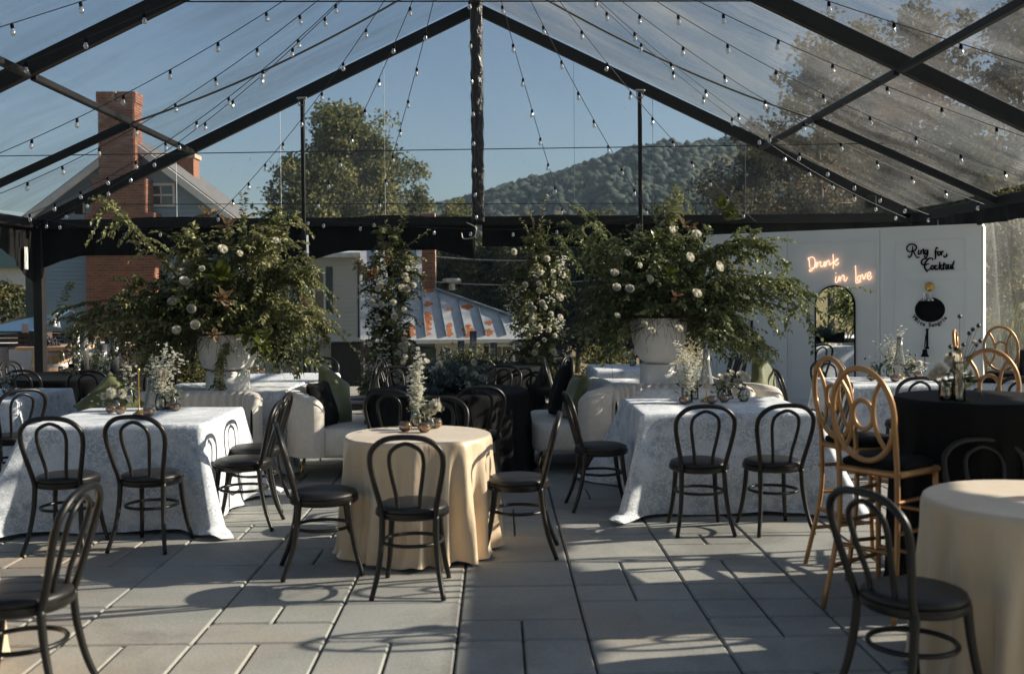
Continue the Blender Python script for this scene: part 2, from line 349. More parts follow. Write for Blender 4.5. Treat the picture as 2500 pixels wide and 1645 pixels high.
nt.links.new(mixc(nt, .25, c, ramp(nt, noise(nt, v, 25), [(.3, (.1, .04, .03)), (.7, (.5, .25, .15))])), p.inputs['Base Color']); p.inputs['Roughness'].default_value = .9; M['brick'] = m
# rusty painted tin
m, nt, p = mat('tin_roof'); v = co(nt); n1 = noise(nt, co(nt, (1.3, .8, .8)), 1.1, 6, .62, .4); n2 = noise(nt, v, 7, 5, .6)
c = ramp(nt, n2, [(.3, (.36, .38, .40)), (.7, (.47, .49, .50))])
a_ = N(nt, 'ShaderNodeMath', operation='MULTIPLY_ADD'); nt.links.new(n2, a_.inputs[0]); a_.inputs[1].default_value = .35; nt.links.new(n1, a_.inputs[2])
c = mixc(nt, ramp(nt, a_.outputs[0], [(.86, (0, 0, 0)), (.90, (1, 1, 1))]), c, (.40, .13, .035)); nt.links.new(c, p.inputs['Base Color']); p.inputs['Roughness'].default_value = .5; M['tin'] = m
M['rust'] = simple('rust', (.33, .10, .03), (.46, .17, .06), .85, 9)
m, nt, p = mat('meadow'); g = N(nt, 'ShaderNodeNewGeometry'); n1 = noise(nt, g.outputs['Position'], .12, 6, .6); n2 = noise(nt, g.outputs['Position'], 4, 6, .7)
c = ramp(nt, n1, [(.3, (.12, .105, .05)), (.5, (.24, .20, .10)), (.7, (.32, .26, .14))]); c = mixc(nt, .35, c, ramp(nt, n2, [(.3, (.07, .07, .03)), (.7, (.36, .30, .17))]))
nt.links.new(c, p.inputs['Base Color']); p.inputs['Roughness'].default_value = .95; bump(nt, p, n2, .6, .15); M['meadow'] = m
m, nt, p = mat('mountain_woods'); g = N(nt, 'ShaderNodeNewGeometry'); n1 = noise(nt, g.outputs['Position'], .05, 5, .6); n2 = noise(nt, g.outputs['Position'], .35, 5, .65)
c = ramp(nt, n1, [(.35, (.016, .028, .024)), (.55, (.028, .040, .026)), (.72, (.05, .052, .028))]); c = mixc(nt, .4, c, ramp(nt, n2, [(.35, (.015, .022, .018)), (.7, (.11, .105, .05))]))
nt.links.new(c, p.inputs['Base Color']); p.inputs['Roughness'].default_value = .95; bump(nt, p, n2, 1.0, 3.0); M['mountain'] = m
m, nt, p = mat('neon'); p.inputs['Base Color'].default_value = (.9, .6, .4, 1); p.inputs['Emission Color'].default_value = (1.0, .56, .36, 1); p.inputs['Emission Strength'].default_value = .75; M['neon'] = m
m, nt, p = mat('mirror_glass'); p.inputs['Base Color'].default_value = (.86, .88, .88, 1); p.inputs['Metallic'].default_value = 1; p.inputs['Roughness'].default_value = .015; M['mirror'] = m
m, nt, p = mat('blue_tin'); p.inputs['Base Color'].default_value = (.06, .13, .22, 1); p.inputs['Roughness'].default_value = .3; p.inputs['Metallic'].default_value = .3; M['blue_tin'] = m
m, nt, p = mat('ink'); p.inputs['Base Color'].default_value = (.003, .003, .0035, 1); p.inputs['Roughness'].default_value = .8; p.inputs['Specular IOR Level'].default_value = .1

M['ink'] = m
M['gable_seam'] = simple('gable_seam', (.45, .5, .53), (.5, .55, .58), .4, 9, b=0)
M['pink'] = simple('pink', (.6, .4, .38), (.65, .45, .42), .6, 9, b=0)
M['brown_wall'] = simple('brown_wall', (.035, .025, .02), (.06, .04, .03), .8, 9)
M['tin_dark'] = simple('tin_dark', (.10, .14, .17), (.16, .20, .23), .45, 9)

M['canopy'] = leafmat('canopy', [(0, (.022, .034, .030)), (.5, (.030, .044, .032)), (.85, (.045, .052, .032)), (1, (.08, .065, .035))], .1, .9)
# ================================================================== ground
def ground_h(x, y):
    x = np.asarray(x, float); y = np.asarray(y, float)
    z = -0.06+0*x
    n = np.clip((y-19.5)/7, 0, 1); z = z-2.5*n*n*(3-2*n)
    z = z+np.clip(x-9.5, 0, 60)*.10+np.clip(-11-x, 0, 80)*np.clip((16-y)/10, 0, 1)*.12+np.clip(-9-y, 0, 80)*.13
    z = z+np.clip(y-48, 0, 80)*.05*np.clip((x+6)/14, 0, 1)
    z = z+(vnoise(x, y, 9, 4)-.5)*1.2*np.clip((np.maximum(np.abs(x)-10, np.maximum(y-20, -9-y)))/6, 0, 1)
    return z
def axis(a, b, dense, step, far):
    L = list(np.arange(a, dense[0], far))+list(np.arange(dense[0], dense[1], step))+list(np.arange(dense[1], b, far)); return np.array(L)
gx = axis(-420, 420, (-60, 60), 1.5, 18); gy = axis(-300, 420, (-50, 90), 1.5, 18)
X, Y = np.meshgrid(gx, gy); Z = ground_h(X, Y)
MB().grid(np.stack([X, Y, Z], 2)).build('ground', M['meadow'], kind='structure')
# wooded mountain: ridge read off the photograph, 320 m away
RX = np.array([-260, -120, -60, -22, -4, 12, 26, 38, 48, 60, 80, 110, 150, 260]); RZ = np.array([9, 14, 19, 23.5, 28.5, 34, 38.5, 41.5, 42.5, 43.5, 44, 43, 39, 28])
mx = np.linspace(-260, 260, 300); my = np.linspace(190, 480, 150); X, Y = np.meshgrid(mx, my)
f = np.clip((Y-190)/130, 0, 1); f = np.sin(f*math.pi/2)**1.1; f = np.where(Y > 330, np.clip(1-(Y-330)/260, 0, 1), f)
Z = -3+(np.interp(X, RX, RZ)+3)*f+(vnoise(X, Y, 7, 3, 3)-.5)*4.2*np.clip(f*3, 0, 1)+(vnoise(X, Y, 45, 2, 5)-.5)*7*f*(1-.6*np.exp(-((Y-325)/25)**2))
MB().grid(np.stack([X, Y, Z], 2)).build('mountain', M['mountain'], kind='structure')

rm = np.random.default_rng(77); nt_ = 14000; tx_ = rm.uniform(-120, 150, nt_); ty_ = rm.uniform(205, 345, nt_); fz = np.clip((ty_-190)/130, 0, 1); fz = np.sin(fz*math.pi/2)**1.1; fz = np.where(ty_ > 330, np.clip(1-(ty_-330)/260, 0, 1), fz)
tz_ = -3+(np.interp(tx_, RX, RZ)+3)*fz+(vnoise(tx_, ty_, 7, 3, 3)-.5)*4.2*np.clip(fz*3, 0, 1)+(vnoise(tx_, ty_, 45, 2, 5)-.5)*7*fz*(1-.6*np.exp(-((ty_-325)/25)**2))
Vb = []; nb_ = 7; 
for th_, rr_, in ((1.25, .55), (.85, .95), (.2, 1.0), (-.5, .7)):
    Vb.append(np.stack([rr_*np.cos(np.arange(nb_)/nb_*6.2832+th_), rr_*np.sin(np.arange(nb_)/nb_*6.2832+th_), np.full(nb_, th_)], 1))
Vb = np.concatenate([np.array([[0, 0, 1.5]])]+Vb); Fb = [(0, 1+k, 1+(k+1) % nb_) for k in range(nb_)]+[t3 for q_ in range(3) for k in range(nb_) for t3 in ((1+q_*nb_+k, 1+q_*nb_+nb_+k, 1+q_*nb_+nb_+(k+1) % nb_), (1+q_*nb_+k, 1+q_*nb_+nb_+(k+1) % nb_, 1+q_*nb_+(k+1) % nb_))]
Sc = rm.uniform(.9, 2.0, nt_); AV = Vb[None]*Sc[:, None, None]*(1+rm.normal(0, .14, (nt_, len(Vb), 1)))+np.stack([tx_, ty_, tz_+.3], 1)[:, None]
AF = np.array(Fb)[None]+(np.arange(nt_)*len(Vb))[:, None, None]; o_ = MB().add(AV.reshape(-1, 3), AF.reshape(-1, 3), None, np.repeat(np.clip(vnoise(tx_, ty_, 30, 2, 9)*.9+rm.normal(0, .22, nt_), 0, 1), len(Vb))).build('mountain_woods', M['canopy'], smooth=True, kind='stuff'); o_['label'] = 'dark woods covering the mountain'; o_['category'] = 'woods'
# patio: bedding sheet and slabs with open joints
patio = MB().box((0, 5, -.115), (19, 29, .1)).build('patio', M['sand'], kind='structure', smooth=False)
CW = .6345; J = .010; slabs = []; rng = random.Random(12)
c0 = -.2075; meshes = {}
def slab_mesh(w, l):
    k = (round(w, 3), round(l, 3))
    if k not in meshes: meshes[k] = MB().box((0, 0, 0), (w-J, l-J*1.6, .05), bev=.009).mesh('slab', M['paver'], False)
    return meshes[k]
rows = []; yy = -8.0
while yy < 19.3: l = rng.choice([.31, .40, .47, .47, .54]); rows.append((yy, l)); yy += l
for ci in range(-14, 14):
    x0 = c0+ci*CW; k = 0
    while k < len(rows):
        y0_, l = rows[k]
        if l < .45 and k+1 < len(rows) and rng.random() < .45: l += rows[k+1][1]; k += 1     # one slab across two courses
        elif rng.random() < .12 and k+1 < len(rows): l += rows[k+1][1]; k += 1
        if rng.random() < (.5 if l < .6 else .1):
            for q in (0, 1): slabs.append((x0+CW*(.25+.5*q), y0_+l/2, CW/2, l))
        else: slabs.append((x0+CW/2, y0_+l/2, CW, l))
        k += 1
inview = lambda x, y: y > 2.2 and abs(x) < y*.53+.4
vis = sorted([s for s in slabs if inview(s[0], s[1])], key=lambda s: s[1])
near = set(id(s) for s in vis[:300]); rest = MB()
for s in slabs:
    z = -.0275+rng.uniform(-.0015, .0015)
    if id(s) in near: inst('slab', slab_mesh(s[2], s[3]), patio, (s[0], s[1], z))
    elif s[1] > -6: rest.box((s[0], s[1], z), (s[2]-J, s[3]-J*1.6, .05), t=rng.random())
rest.build('far_slabs', M['paver'], patio, smooth=False, kind='stuff')

# ================================================================== marquee
TX, YB, HW, ZE, ZA, BAY = -.25, 14.56, 6.08, 2.72, 5.66, 5.06
tent = thing('marquee_tent', 'black framed marquee with clear vinyl roof and gable over the whole patio', 'tent', (TX, YB, 0))
def roofz(x): return ZA-(ZA-ZE)*abs(x-TX)/HW
def beam(a, b, wd, ht, mb=None, bev=.008, t=None):
    a = Vector(a); b = Vector(b); d = b-a; L = d.length; d.normalize(); ref = Vector((0, 0, 1)) if abs(d.z) < .9 else Vector((0, 1, 0))
    s = d.cross(ref).normalized(); u = s.cross(d)
    m = Matrix((( d.x, s.x, u.x, (a.x+b.x)/2), (d.y, s.y, u.y, (a.y+b.y)/2), (d.z, s.z, u.z, (a.z+b.z)/2), (0, 0, 0, 1)))
    return (mb or MB()).box((0, 0, 0), (L, wd, ht), m, bev, t)
BM = M['black_metal']
for k, y in enumerate((YB, YB-BAY, YB-2*BAY, YB-3*BAY)):
    for s in (-1, 1):
        beam((TX, y, ZA-.02), (TX+s*HW, y, ZE-.0), .10, .15).build('rafter', BM, tent, smooth=False)
        if not (y == YB and False): beam((TX+s*(HW+.02), y+.01, -.02), (TX+s*(HW+.02), y+.01, ZE+.02), .13, .13).build('post', BM, tent, smooth=False)
for s in (-1, 1):
    for k in range(3):
        y0, y1 = YB-k*BAY-.06, YB-(k+1)*BAY+.06
        beam((TX+s*(HW+.03), y0, ZE-.02), (TX+s*(HW+.03), y1, ZE-.02), .09, .13).build('eave_beam', BM, tent, smooth=False)
        px_ = s*3.94; beam((TX+px_, y0, roofz(TX+px_)-.08), (TX+px_, y1, roofz(TX+px_)-.08), .065, .065).build('purlin', BM, tent, smooth=False)
        yy = (y0+y1)/2; a = px_          # batten half way along each bay: rigid below the purlin, slack webbing above
        beam((TX+px_, yy, roofz(TX+px_)-.10), (TX+s*(HW-.02), yy, ZE-.02), .05, .09).build('lower_batten', BM, tent, smooth=False)
        P = [(TX+px_*(1-t), yy+.02*math.sin(t*9), roofz(TX+px_*(1-t))-.10+.0-.16*math.sin(math.pi*t)) for t in np.linspace(0, 1, 20)]
        MB().tube(P, .024, 6, flat=.45).build('webbing_strap', M['strap'], tent)
beam((TX, YB+.05, ZA+.02), (TX, YB-3*BAY, ZA+.02), .10, .13).build('ridge_beam', BM, tent, smooth=False)
beam((TX-HW, YB, ZE-.02), (TX+HW, YB, ZE-.02), .10, .12).build('gable_beam', BM, tent, smooth=False)
# king post with its wrinkled black sleeve, slim gable posts
mb = MB(); G = []
for z in np.linspace(2.68, 5.75, 60):
    a = np.arange(16)/16*2*math.pi; e = .085+.006*np.sin(z*19+a*2)+.004*np.sin(z*41+a*3)
    G.append(np.stack([TX+np.sign(np.cos(a))*np.abs(np.cos(a))**.5*e, YB-.16+np.sign(np.sin(a))*np.abs(np.sin(a))**.5*e, np.full(16, z)+.01*np.sin(a*2+z*9)], 1))
mb.grid(G, True).build('king_post_sleeve', M['black_wrap'], tent)
for x in (-2.66, 2.0):
    beam((x, YB-.09, -.02), (x, YB-.09, roofz(x)-.12), .055, .055).build('gable_post', BM, tent, smooth=False)
    q = MB(); beam((x-.07, YB-.13, roofz(x)-.10), (x+.07, YB-.13, roofz(x)-.10), .03, .03, q); beam((x-.05, YB-.13, roofz(x)-.2), (x+.05, YB-.13, roofz(x)-.2), .02, .02, q)
    for d in (-.045, .045): beam((x+d, YB-.13, roofz(x)-.10), (x+d, YB-.13, roofz(x)-.2), .012, .012, q)
    q.build('post_clamp', M['steel'], tent, smooth=False)
for x in (-5.72, 5.2): MB().box((x, YB-.12, ZE+.19), (.13, .1, .17), bev=.01).build('junction_box', BM, tent, smooth=False)
# vinyl: roof slopes sag between rafters, one sheet per bay and side
for s in (-1, 1):
    for k in range(3):
        y0, y1 = YB-k*BAY, YB-(k+1)*BAY; U = np.linspace(0, 1, 26); Vv = np.linspace(0, 1, 40)
        UU, VV = np.meshgrid(U, Vv); xx = TX+s*HW*VV; yy = y0+(y1-y0)*UU
        zz = ZA+.10-(ZA-ZE)*VV-.14*np.sin(math.pi*UU)**2*np.sin(math.pi*VV)+.015*np.sin(VV*34+UU*9)*np.sin(math.pi*UU)+.02*(vnoise(xx, yy, .7, 3, 8)-.5)
        MB().grid(np.stack([xx, yy, zz], 2)).build('roof_sheet', M['roof_vinyl'], tent)
tri = []
for t in np.linspace(0, 1, 30):
    zb = ZE; zt = ZA; row = []
    for q in np.linspace(-1, 1, 50):
        x = TX+HW*q; z = zb+(roofz(x)-zb)*t; row.append((x, YB+.07+.02*math.sin(q*23+z*3)+.012*math.sin(q*61), z))
    tri.append(row)
MB().grid(tri).build('gable_sheet', M['gable_vinyl'], tent)
for x in (-4.45, -3.0, -1.55, 1.1, 2.2, 3.5):                      # welded seams of the gable sheet
    beam((x, YB+.055, ZE), (x, YB+.055, roofz(x)-.05), .004, .02).build('gable_seam', M['gable_seam'], tent, smooth=False)
for s, k0, k1 in ((1, 0, 3),):
    for k in range(k0, k1):
        y0, y1 = YB-k*BAY-.07, YB-(k+1)*BAY+.07; UU, VV = np.meshgrid(np.linspace(0, 1, 60), np.linspace(0, 1, 16))
        xx = TX+s*(HW+.09)+.03*np.sin(UU*28+VV*3)+.02*np.sin(UU*71+VV*5)+0*VV
        MB().grid(np.stack([xx, y0+(y1-y0)*UU, .03+(ZE-.1)*VV], 2)).build('side_sheet', M['wall_vinyl'], tent)
    P = [(TX+HW-.02, YB-.9-.25*t, 2.6-2.1*t) for t in np.linspace(0, 1, 9)]
    MB().tube(P, .006, 5).build('side_seam', M['gable_seam'], tent)
# black gathered valance hung under the beams, swept up between the posts
def valance(pa, pb, ztop, zbot, drop, bulge, nm='valance', side=0, n=64, dl=.55):
    pa = np.array(pa, float); pb = np.array(pb, float); L = np.linalg.norm(pb-pa); d = (pb-pa)/L; nrm = np.array((-d[1], d[0]))
    G = []
    for v in np.linspace(0, 1, 12):
        row = []
        for u in np.linspace(0, 1, n):
            e = min(u, 1-u)*L; g = max(0, 1-e/dl); top = ztop+bulge*math.sin(math.pi*u)**.8; bot = zbot-drop*g**1.2
            z = top+(bot-top)*v; off = (.03*math.sin(u*L*9+v*2)+.015*math.sin(u*L*23))*(.3+v)*(1-.5*g)
            q = pa+d*L*u+nrm*(off-.10); row.append((q[0], q[1], z))
        G.append(row)
    return MB().grid(G).build(nm, M['black_fabric'], tent)
YV = YB-.07
valance((TX+HW, YV), (2.05, YV), 2.68, 2.30, .14, .06); valance((1.95, YV), (TX+.05, YV), 2.66, 2.34, .0, .12)
valance((TX-.05, YV), (-2.62, YV), 2.66, 2.30, .14, .13); valance((-2.70, YV), (TX-HW, YV), 2.68, 2.26, .18, .11)
for k in range(3):
    y0, y1 = YB-k*BAY-.05, YB-(k+1)*BAY+.05
    valance((TX-HW+.02, y0), (TX-HW+.02, y1), 2.66, 2.50, .62, .0, dl=1.4); valance((TX+HW-.1, y1), (TX+HW-.1, y0), 2.66, 2.46, .1, .0)
# loose bits hung on the frame
t = MB().box((TX-HW+.10-.14, YB-.34, 2.22), (.004, .10, .30)); tag(t.build('paper_tag', M['plaster_tag'], smooth=False), 'long white paper tag hanging beside the left corner post under the valance', 'tag')
t = MB().box((TX-HW-.09, YB-.3, 1.27), (.09, .004, .12)); tag(t.build('paper_tag', M['pink'], smooth=False), 'small pink tag hanging half way down the left corner post', 'tag')
tag(MB().tube(smooth_path([(TX-.16, YB-.3, 2.66), (TX-.03, YB-.3, 2.58), (TX-.06, YB-.3, 2.46), (TX-.2, YB-.3, 2.44), (TX-.23, YB-.3, 2.52)], 6), .008, 6).build('cable_hook', M['steel']), 'bent grey cable end dangling below the king post', 'hook')
# guy cables across the tent
def cable(a, b, sag, r, label, n=30):
    a = np.array(a, float); b = np.array(b, float)
    P = [a+(b-a)*t-np.array((0, 0, sag*4*t*(1-t))) for t in np.linspace(0, 1, n)]
    return tag(MB().tube(P, r, 6).build('tension_cable', M['cable']), label, 'cable', 'steel cables spanning the marquee')
y1 = YB-BAY; zc = atY(1250, 6, y1).z
cable((TX-2.9*1, y1, zc+.02), (TX+2.9, y1, zc), .0, .007, 'highest steel cable, across the front rafters just under the roof ridge')
a = atY(-40, 382, YB-BAY*.5); b = atY(2540, 345, YB-BAY*.5); cable(a, b, -.0, .006, 'middle steel cable crossing the whole marquee below the slack straps')
a = atY(300, 499, YB-.14); b = atY(2080, 496, YB-.14); cable(a, b, -.0, .006, 'lowest steel cable, just above the black valance of the gable')

# ================================================================== air
hz_ = MB().box((0, 90, 43), (1100, 1000, 108)).build('haze', None, kind='stuff', smooth=False)
hm = bpy.data.materials.new('haze_air'); hm.use_nodes = True; hn = hm.node_tree; hn.nodes.remove(hn.nodes['Principled BSDF'])
pv = hn.nodes.new('ShaderNodeVolumePrincipled'); pv.inputs['Color'].default_value = (.55, .78, 1.0, 1); pv.inputs['Density'].default_value = .00028; pv.inputs['Anisotropy'].default_value = 0.1
hn.links.new(pv.outputs[0], hn.nodes['Material Output'].inputs['Volume']); hz_.data.materials.append(hm)

# ================================================================== houses
# -- grey clapboard house with the big brick chimney (front 30 m away)
YH = 30.0
def hx(px, py=700): return atY(px, py, YH).x
def hz(px, py): return atY(px, py, YH).z
x0, x1 = hx(72, 700), hx(572, 530); zb = -2.6; ap = atY(323, 347, YH); ze = hz(80, 541)
h1 = thing('clapboard_house', 'blue grey clapboard house with a steep gable and big brick chimney on the left', 'house', (x0, YH, zb))
def clap(par, x0, x1, z0, z1, y, step, mt, clip=None, holes=(), slope=0.0):
    cache = {}; z = z0
    while z < z1-.01:
        segs = [(x0, x1)]
        if clip:
            a, b = clip(z+step*.5); segs = [(max(x0, a), min(x1, b))]
        for (ha, hb, hc, hd) in holes:
            if z+step*.5 > hc and z+step*.5 < hd:
                segs = [q for (a, b) in segs for q in ((a, min(b, ha)), (max(a, hb), b)) if q[1]-q[0] > .02]
        for (a, b) in segs:
            if b-a < .05: continue
            k = round(b-a, 3)
            if k not in cache:
                V = [(-k/2, 0, 0), (k/2, 0, 0), (k/2, -.034, 0), (-k/2, -.034, 0), (-k/2, 0, step), (k/2, 0, step), (k/2, -.003, step), (-k/2, -.003, step)]
                cache[k] = MB().add(V, [(3, 2, 6, 7), (0, 1, 2, 3), (1, 5, 6, 2), (0, 3, 7, 4), (7, 6, 5, 4), (1, 0, 4, 5)]).mesh('clapboard', mt, False)
            o = inst('clapboard', cache[k], par); o.location = ((a+b)/2-par.location.x, y-par.location.y, z-par.location.z)
        z += step
def gclip(z):
    if z < ze: return (x0, x1)
    f = (z-ze)/(ap.z-ze); return (x0+(ap.x-x0)*f, x1+(ap.x-x1)*f)
W1 = (hx(362), hx(432), hz(400, 505), hz(400, 448))
MB().add([(x0, YH+.03, zb), (x1, YH+.03, zb), (x1, YH+.03, ze), (ap.x, YH+.03, ap.z), (x0, YH+.03, ze), (x0, YH+3.2, zb), (x1, YH+3.2, zb), (x1, YH+3.2, ze), (ap.x, YH+3.2, ap.z), (x0, YH+3.2, ze)],
    [(0, 1, 2, 3, 4), (6, 5, 9, 8, 7), (5, 0, 4, 9), (1, 6, 7, 2)]).build('wall', M['house_siding'], h1, smooth=False)
clap(h1, x0+.12, x1-.05, -.6, ap.z-.1, YH, .118, M['house_siding'], gclip, [W1])
for xx in (x0+.03, x1): MB().box((xx, YH-.02, (zb+ze)/2), (.2, .16, ze-zb)).build('corner_board', M['green_trim'], h1, smooth=False)
for s, xe in ((-1, x0-.35), (1, x1+.35)):
    zz = ze-.35*(ap.z-ze)/(ap.x-x0)
    q = MB(); d = Vector((xe-ap.x, 0, zz-ap.z)); nn = Vector((0, 1, 0)).cross(d).normalized(); nn = nn if nn.z > 0 else -nn; hh = nn*.12
    V = [Vector((ap.x, YH-.35, ap.z)), Vector((xe, YH-.35, zz)), Vector((xe, YH+3.5, zz)), Vector((ap.x, YH+3.5, ap.z))]
    q.add([tuple(v) for v in V]+[tuple(v+hh) for v in V], [(0, 1, 2, 3), (7, 6, 5, 4), (0, 4, 5, 1), (1, 5, 6, 2), (3, 2, 6, 7)]).build('roof', M['brown_roof'], h1, smooth=False)
    beam((ap.x, YH-.38, ap.z-.02), (xe, YH-.38, zz-.02), .05, .2).build('rake_board', M['trim'], h1, smooth=False)
def window(par, x0, x1, z0, z1, y, fm=None, bars=(1, 1)):
    q = MB(); w = .07; d = .08; fm = fm or M['trim']
    q.box(((x0+x1)/2, y-.02, z1-w/2), (x1-x0, d, w)); q.box(((x0+x1)/2, y-.02, z0+w/2), (x1-x0, d, w))
    for xx in (x0+w/2, x1-w/2): q.box((xx, y-.02, (z0+z1)/2), (w, d-.004, z1-z0-2*w))
    fr = q.build('window', fm, par, smooth=False)
    sub(MB().box(((x0+x1)/2, y+.01, (z0+z1)/2), (x1-x0-2*w, .01, z1-z0-2*w)), 'pane', M['window_glass'], fr, smooth=False)
    q = MB(); q.box(((x0+x1)/2, y-.012, (z0+z1)/2), (x1-x0-2*w, .04, .045))
    if bars[0]: q.box(((x0+x1)/2, y-.010, (z0+z1)/2), (.025, .03, z1-z0-2*w))
    sub(q, 'sash_bar', fm, fr, smooth=False); return fr
window(h1, W1[0], W1[1], W1[2], W1[3], YH)
# chimney: stepped stack; the 300 bricks that show largest are single bricks
cx0, cx1 = hx(234, 700), hx(396, 700)
ch = MB(); stack = [(zb, 4.05, cx0, cx1), (4.05, 5.0, cx0+.18, cx1-.22), (5.0, 7.15, hx(268), hx(352)), (7.15, 7.45, hx(264), hx(306)), (7.15, 7.45, hx(314), hx(355))]
for a, b, p_, q_ in stack: ch.box(((p_+q_)/2, YH-.33, (a+b)/2), (q_-p_, .62, b-a-.002))
chim = ch.build('chimney', M['mortar'], h1, smooth=False)
bl, bh = .215, .075; meB = MB().box((0, 0, 0), (bl-.014, .03, bh-.013)).mesh('brick', M['brick'], False); meH = MB().box((0, 0, 0), (bl/2-.012, .03, bh-.013)).mesh('brick', M['brick'], False)
restb = MB(); cnt = 0; rr = random.Random(3)
for a, b, p_, q_ in stack:
    z = a+bh/2; r = 0
    while z < b:
        x = p_+(0 if r % 2 == 0 else -bl/2)
        while x < q_-.02:
            xa, xb = max(x, p_), min(x+bl, q_)
            if xb-xa > .06 and z > -.3:
                full = xb-xa > bl*.9; c = ((xa+xb)/2, YH-.648+rr.uniform(-.003, .003), z); good = .3 < z < 2.62 and cnt < 300 and full
                if good: o = inst('brick', meB, chim, (c[0]-h1.location.x, c[1]-h1.location.y, c[2]-h1.location.z)); cnt += 1
                else: restb.box(c, (xb-xa-.014, .03, bh-.013), t=rr.random())
            x += bl
        z += bh; r += 1
    for sgn, xx in ((-1, p_), (1, q_)):
        z = a+bh/2
        while z < b:
            if z > -.3:
                for yy in (YH-.54, YH-.33, YH-.12): restb.box((xx+sgn*.005, yy, z), (.03, bl-.014, bh-.013), t=rr.random())
            z += bh
sub(restb, 'brick_courses', M['brick'], chim, kind='stuff', smooth=False)
cxx = atY(452, 500, YH+2.2).x; c2 = MB().box((cxx, YH+2.2, 4.5), (.72, .6, 2.9)); c2b = c2.build('chimney', M['brick'], h1, smooth=False); c2b['label'] = 'smaller brick chimney behind the right roof slope'
sub(MB().box((cxx, YH+2.2, 5.99), (.84, .72, .12)), 'chimney_cap', M['mortar'], c2b, smooth=False)

# -- cream two storey house (36 m away), turned a little towards the sun
Y2 = 36.0
g = lambda px, py: atY(px, py, Y2)
xa, xb = g(600, 700).x, g(876, 700).x; ez = g(800, 630).z; bz = g(800, 829).z
h2 = thing('cream_house', 'cream clapboard house with gutter, downspout and tin roof behind the marquee', 'house', (xa, Y2, -3.0))
MB().box(((xa+xb)/2, Y2+2.55, (ez+bz)/2), (xb-xa, 5, ez-bz)).build('wall', M['cream_siding'], h2, smooth=False)
MB().box(((xa+xb)/2-.4, Y2+2.9, (bz-3)/2), (xb-xa-1.2, 5, bz+3-.02)).build('lower_wall', M['cream_siding'], h2, smooth=False)
wl = (g(655, 700).x, g(708, 700).x, g(700, 762).z, g(700, 655).z); wr = (g(742, 700).x, g(795, 700).x, g(760, 762).z, g(760, 655).z)
clap(h2, xa, xb-.1, bz+.06, ez-.05, Y2+.04, .149, M['cream_siding'], None, [(wl[0], wl[1], wl[2], wl[3]), (wr[0], wr[1], wr[2], wr[3])])
clap(h2, xa, xb-1.05, bz-2.2, bz-.12, Y2+.39, .149, M['cream_siding'], None, [(g(705, 900).x, g(760, 900).x, g(700, 920).z, g(700, 852).z)])
window(h2, *wl[:2], *wl[2:], Y2+.02); window(h2, *wr[:2], *wr[2:], Y2+.02); window(h2, g(705, 900).x, g(760, 900).x, g(700, 920).z, g(700, 852).z, Y2+.38)
for (a, b, c_, d_) in (wl, wr):
    for xx in (a-.13, b+.13): MB().box((xx, Y2-.005, (c_+d_)/2), (.22, .05, d_-c_+.1)).build('shutter', M['green_trim'], h2, smooth=False)
MB().box(((xa+xb)/2, Y2-.02, bz-.0), (xb-xa+.02, .16, .13)).build('belt_board', M['trim'], h2, smooth=False)
MB().box((xb-.5, Y2+.6, bz-1.5), (1.0, .9, 2.75)).build('brick_pier', M['brown_wall'], h2, smooth=False)
beam((xa-.3, Y2-.55, ez+.08), (xb+.15, Y2-.55, ez+.08), .14, .16).build('gutter', M['trim'], h2, smooth=False)
q = MB(); q.add([(xa-.4, Y2-.5, ez+.14), (xb+.25, Y2-.5, ez+.14), (xb+.25, Y2+3.5, ez+1.0), (xa-.4, Y2+3.5, ez+1.0), (xa-.4, Y2-.5, ez+.06), (xb+.25, Y2-.5, ez+.06), (xb+.25, Y2+3.5, ez+.9), (xa-.4, Y2+3.5, ez+.9)],
    [(0, 1, 2, 3), (7, 6, 5, 4), (0, 4, 5, 1), (1, 5, 6, 2), (3, 7, 4, 0)]).build('roof', M['tin'], h2, smooth=False)
MB().box(((xa+xb)/2, Y2-.22, ez+.01), (xb-xa+.4, .55, .03)).build('soffit', M['trim'], h2, smooth=False)
dsx = g(886, 700).x
MB().tube(smooth_path([(dsx-.1, Y2-.5, ez+.02), (dsx, Y2-.25, ez-.25), (dsx, Y2-.2, ez-.5), (dsx, Y2-.2, bz+.45), (dsx+.1, Y2-.22, bz+.2), (dsx+.28, Y2-.25, bz+.1)], 5), .05, 8).build('downspout', M['trim'], h2)
MB().box((dsx+.08, Y2+.3, (ez+bz)/2), (.55, .5, ez-bz)).build('corner_wall', M['trim'], h2, smooth=False)
# -- low wing with the rusty standing seam roof
Y3 = 31.0; e0 = atY(890, 829, Y3); e1 = atY(1262, 825, Y3); nrm = Vector((0, -math.sin(R(42)), math.cos(R(42)))); p0 = Vector((0, Y3, (e0.z+e1.z)/2))
h3 = thing('tin_roofed_wing', 'low wing under a grey standing seam tin roof streaked with rust', 'building', (e0.x, Y3, -3))
pl = lambda px, py: onP(px, py, p0, nrm)
pts = [pl(*c_) for c_ in ((880, 829), (1290, 826), (1268, 778), (1062, 706), (1035, 560), (880, 560))]
q = MB(); q.add([tuple(v) for v in pts]+[tuple(v-nrm*.08) for v in pts], [(0, 1, 2, 3, 4, 5), (11, 10, 9, 8, 7, 6), (0, 6, 7, 1), (1, 7, 8, 2), (2, 8, 9, 3), (3, 9, 10, 4)])
roof3 = q.build('roof', M['tin'], h3, smooth=False)
def seam(pa, pb):
    q = beam(pl(*pa)+nrm*.035, pl(*pb)+nrm*.035, .035, .07); return sub(q, 'standing_seam', M['tin_dark'], roof3, smooth=False)
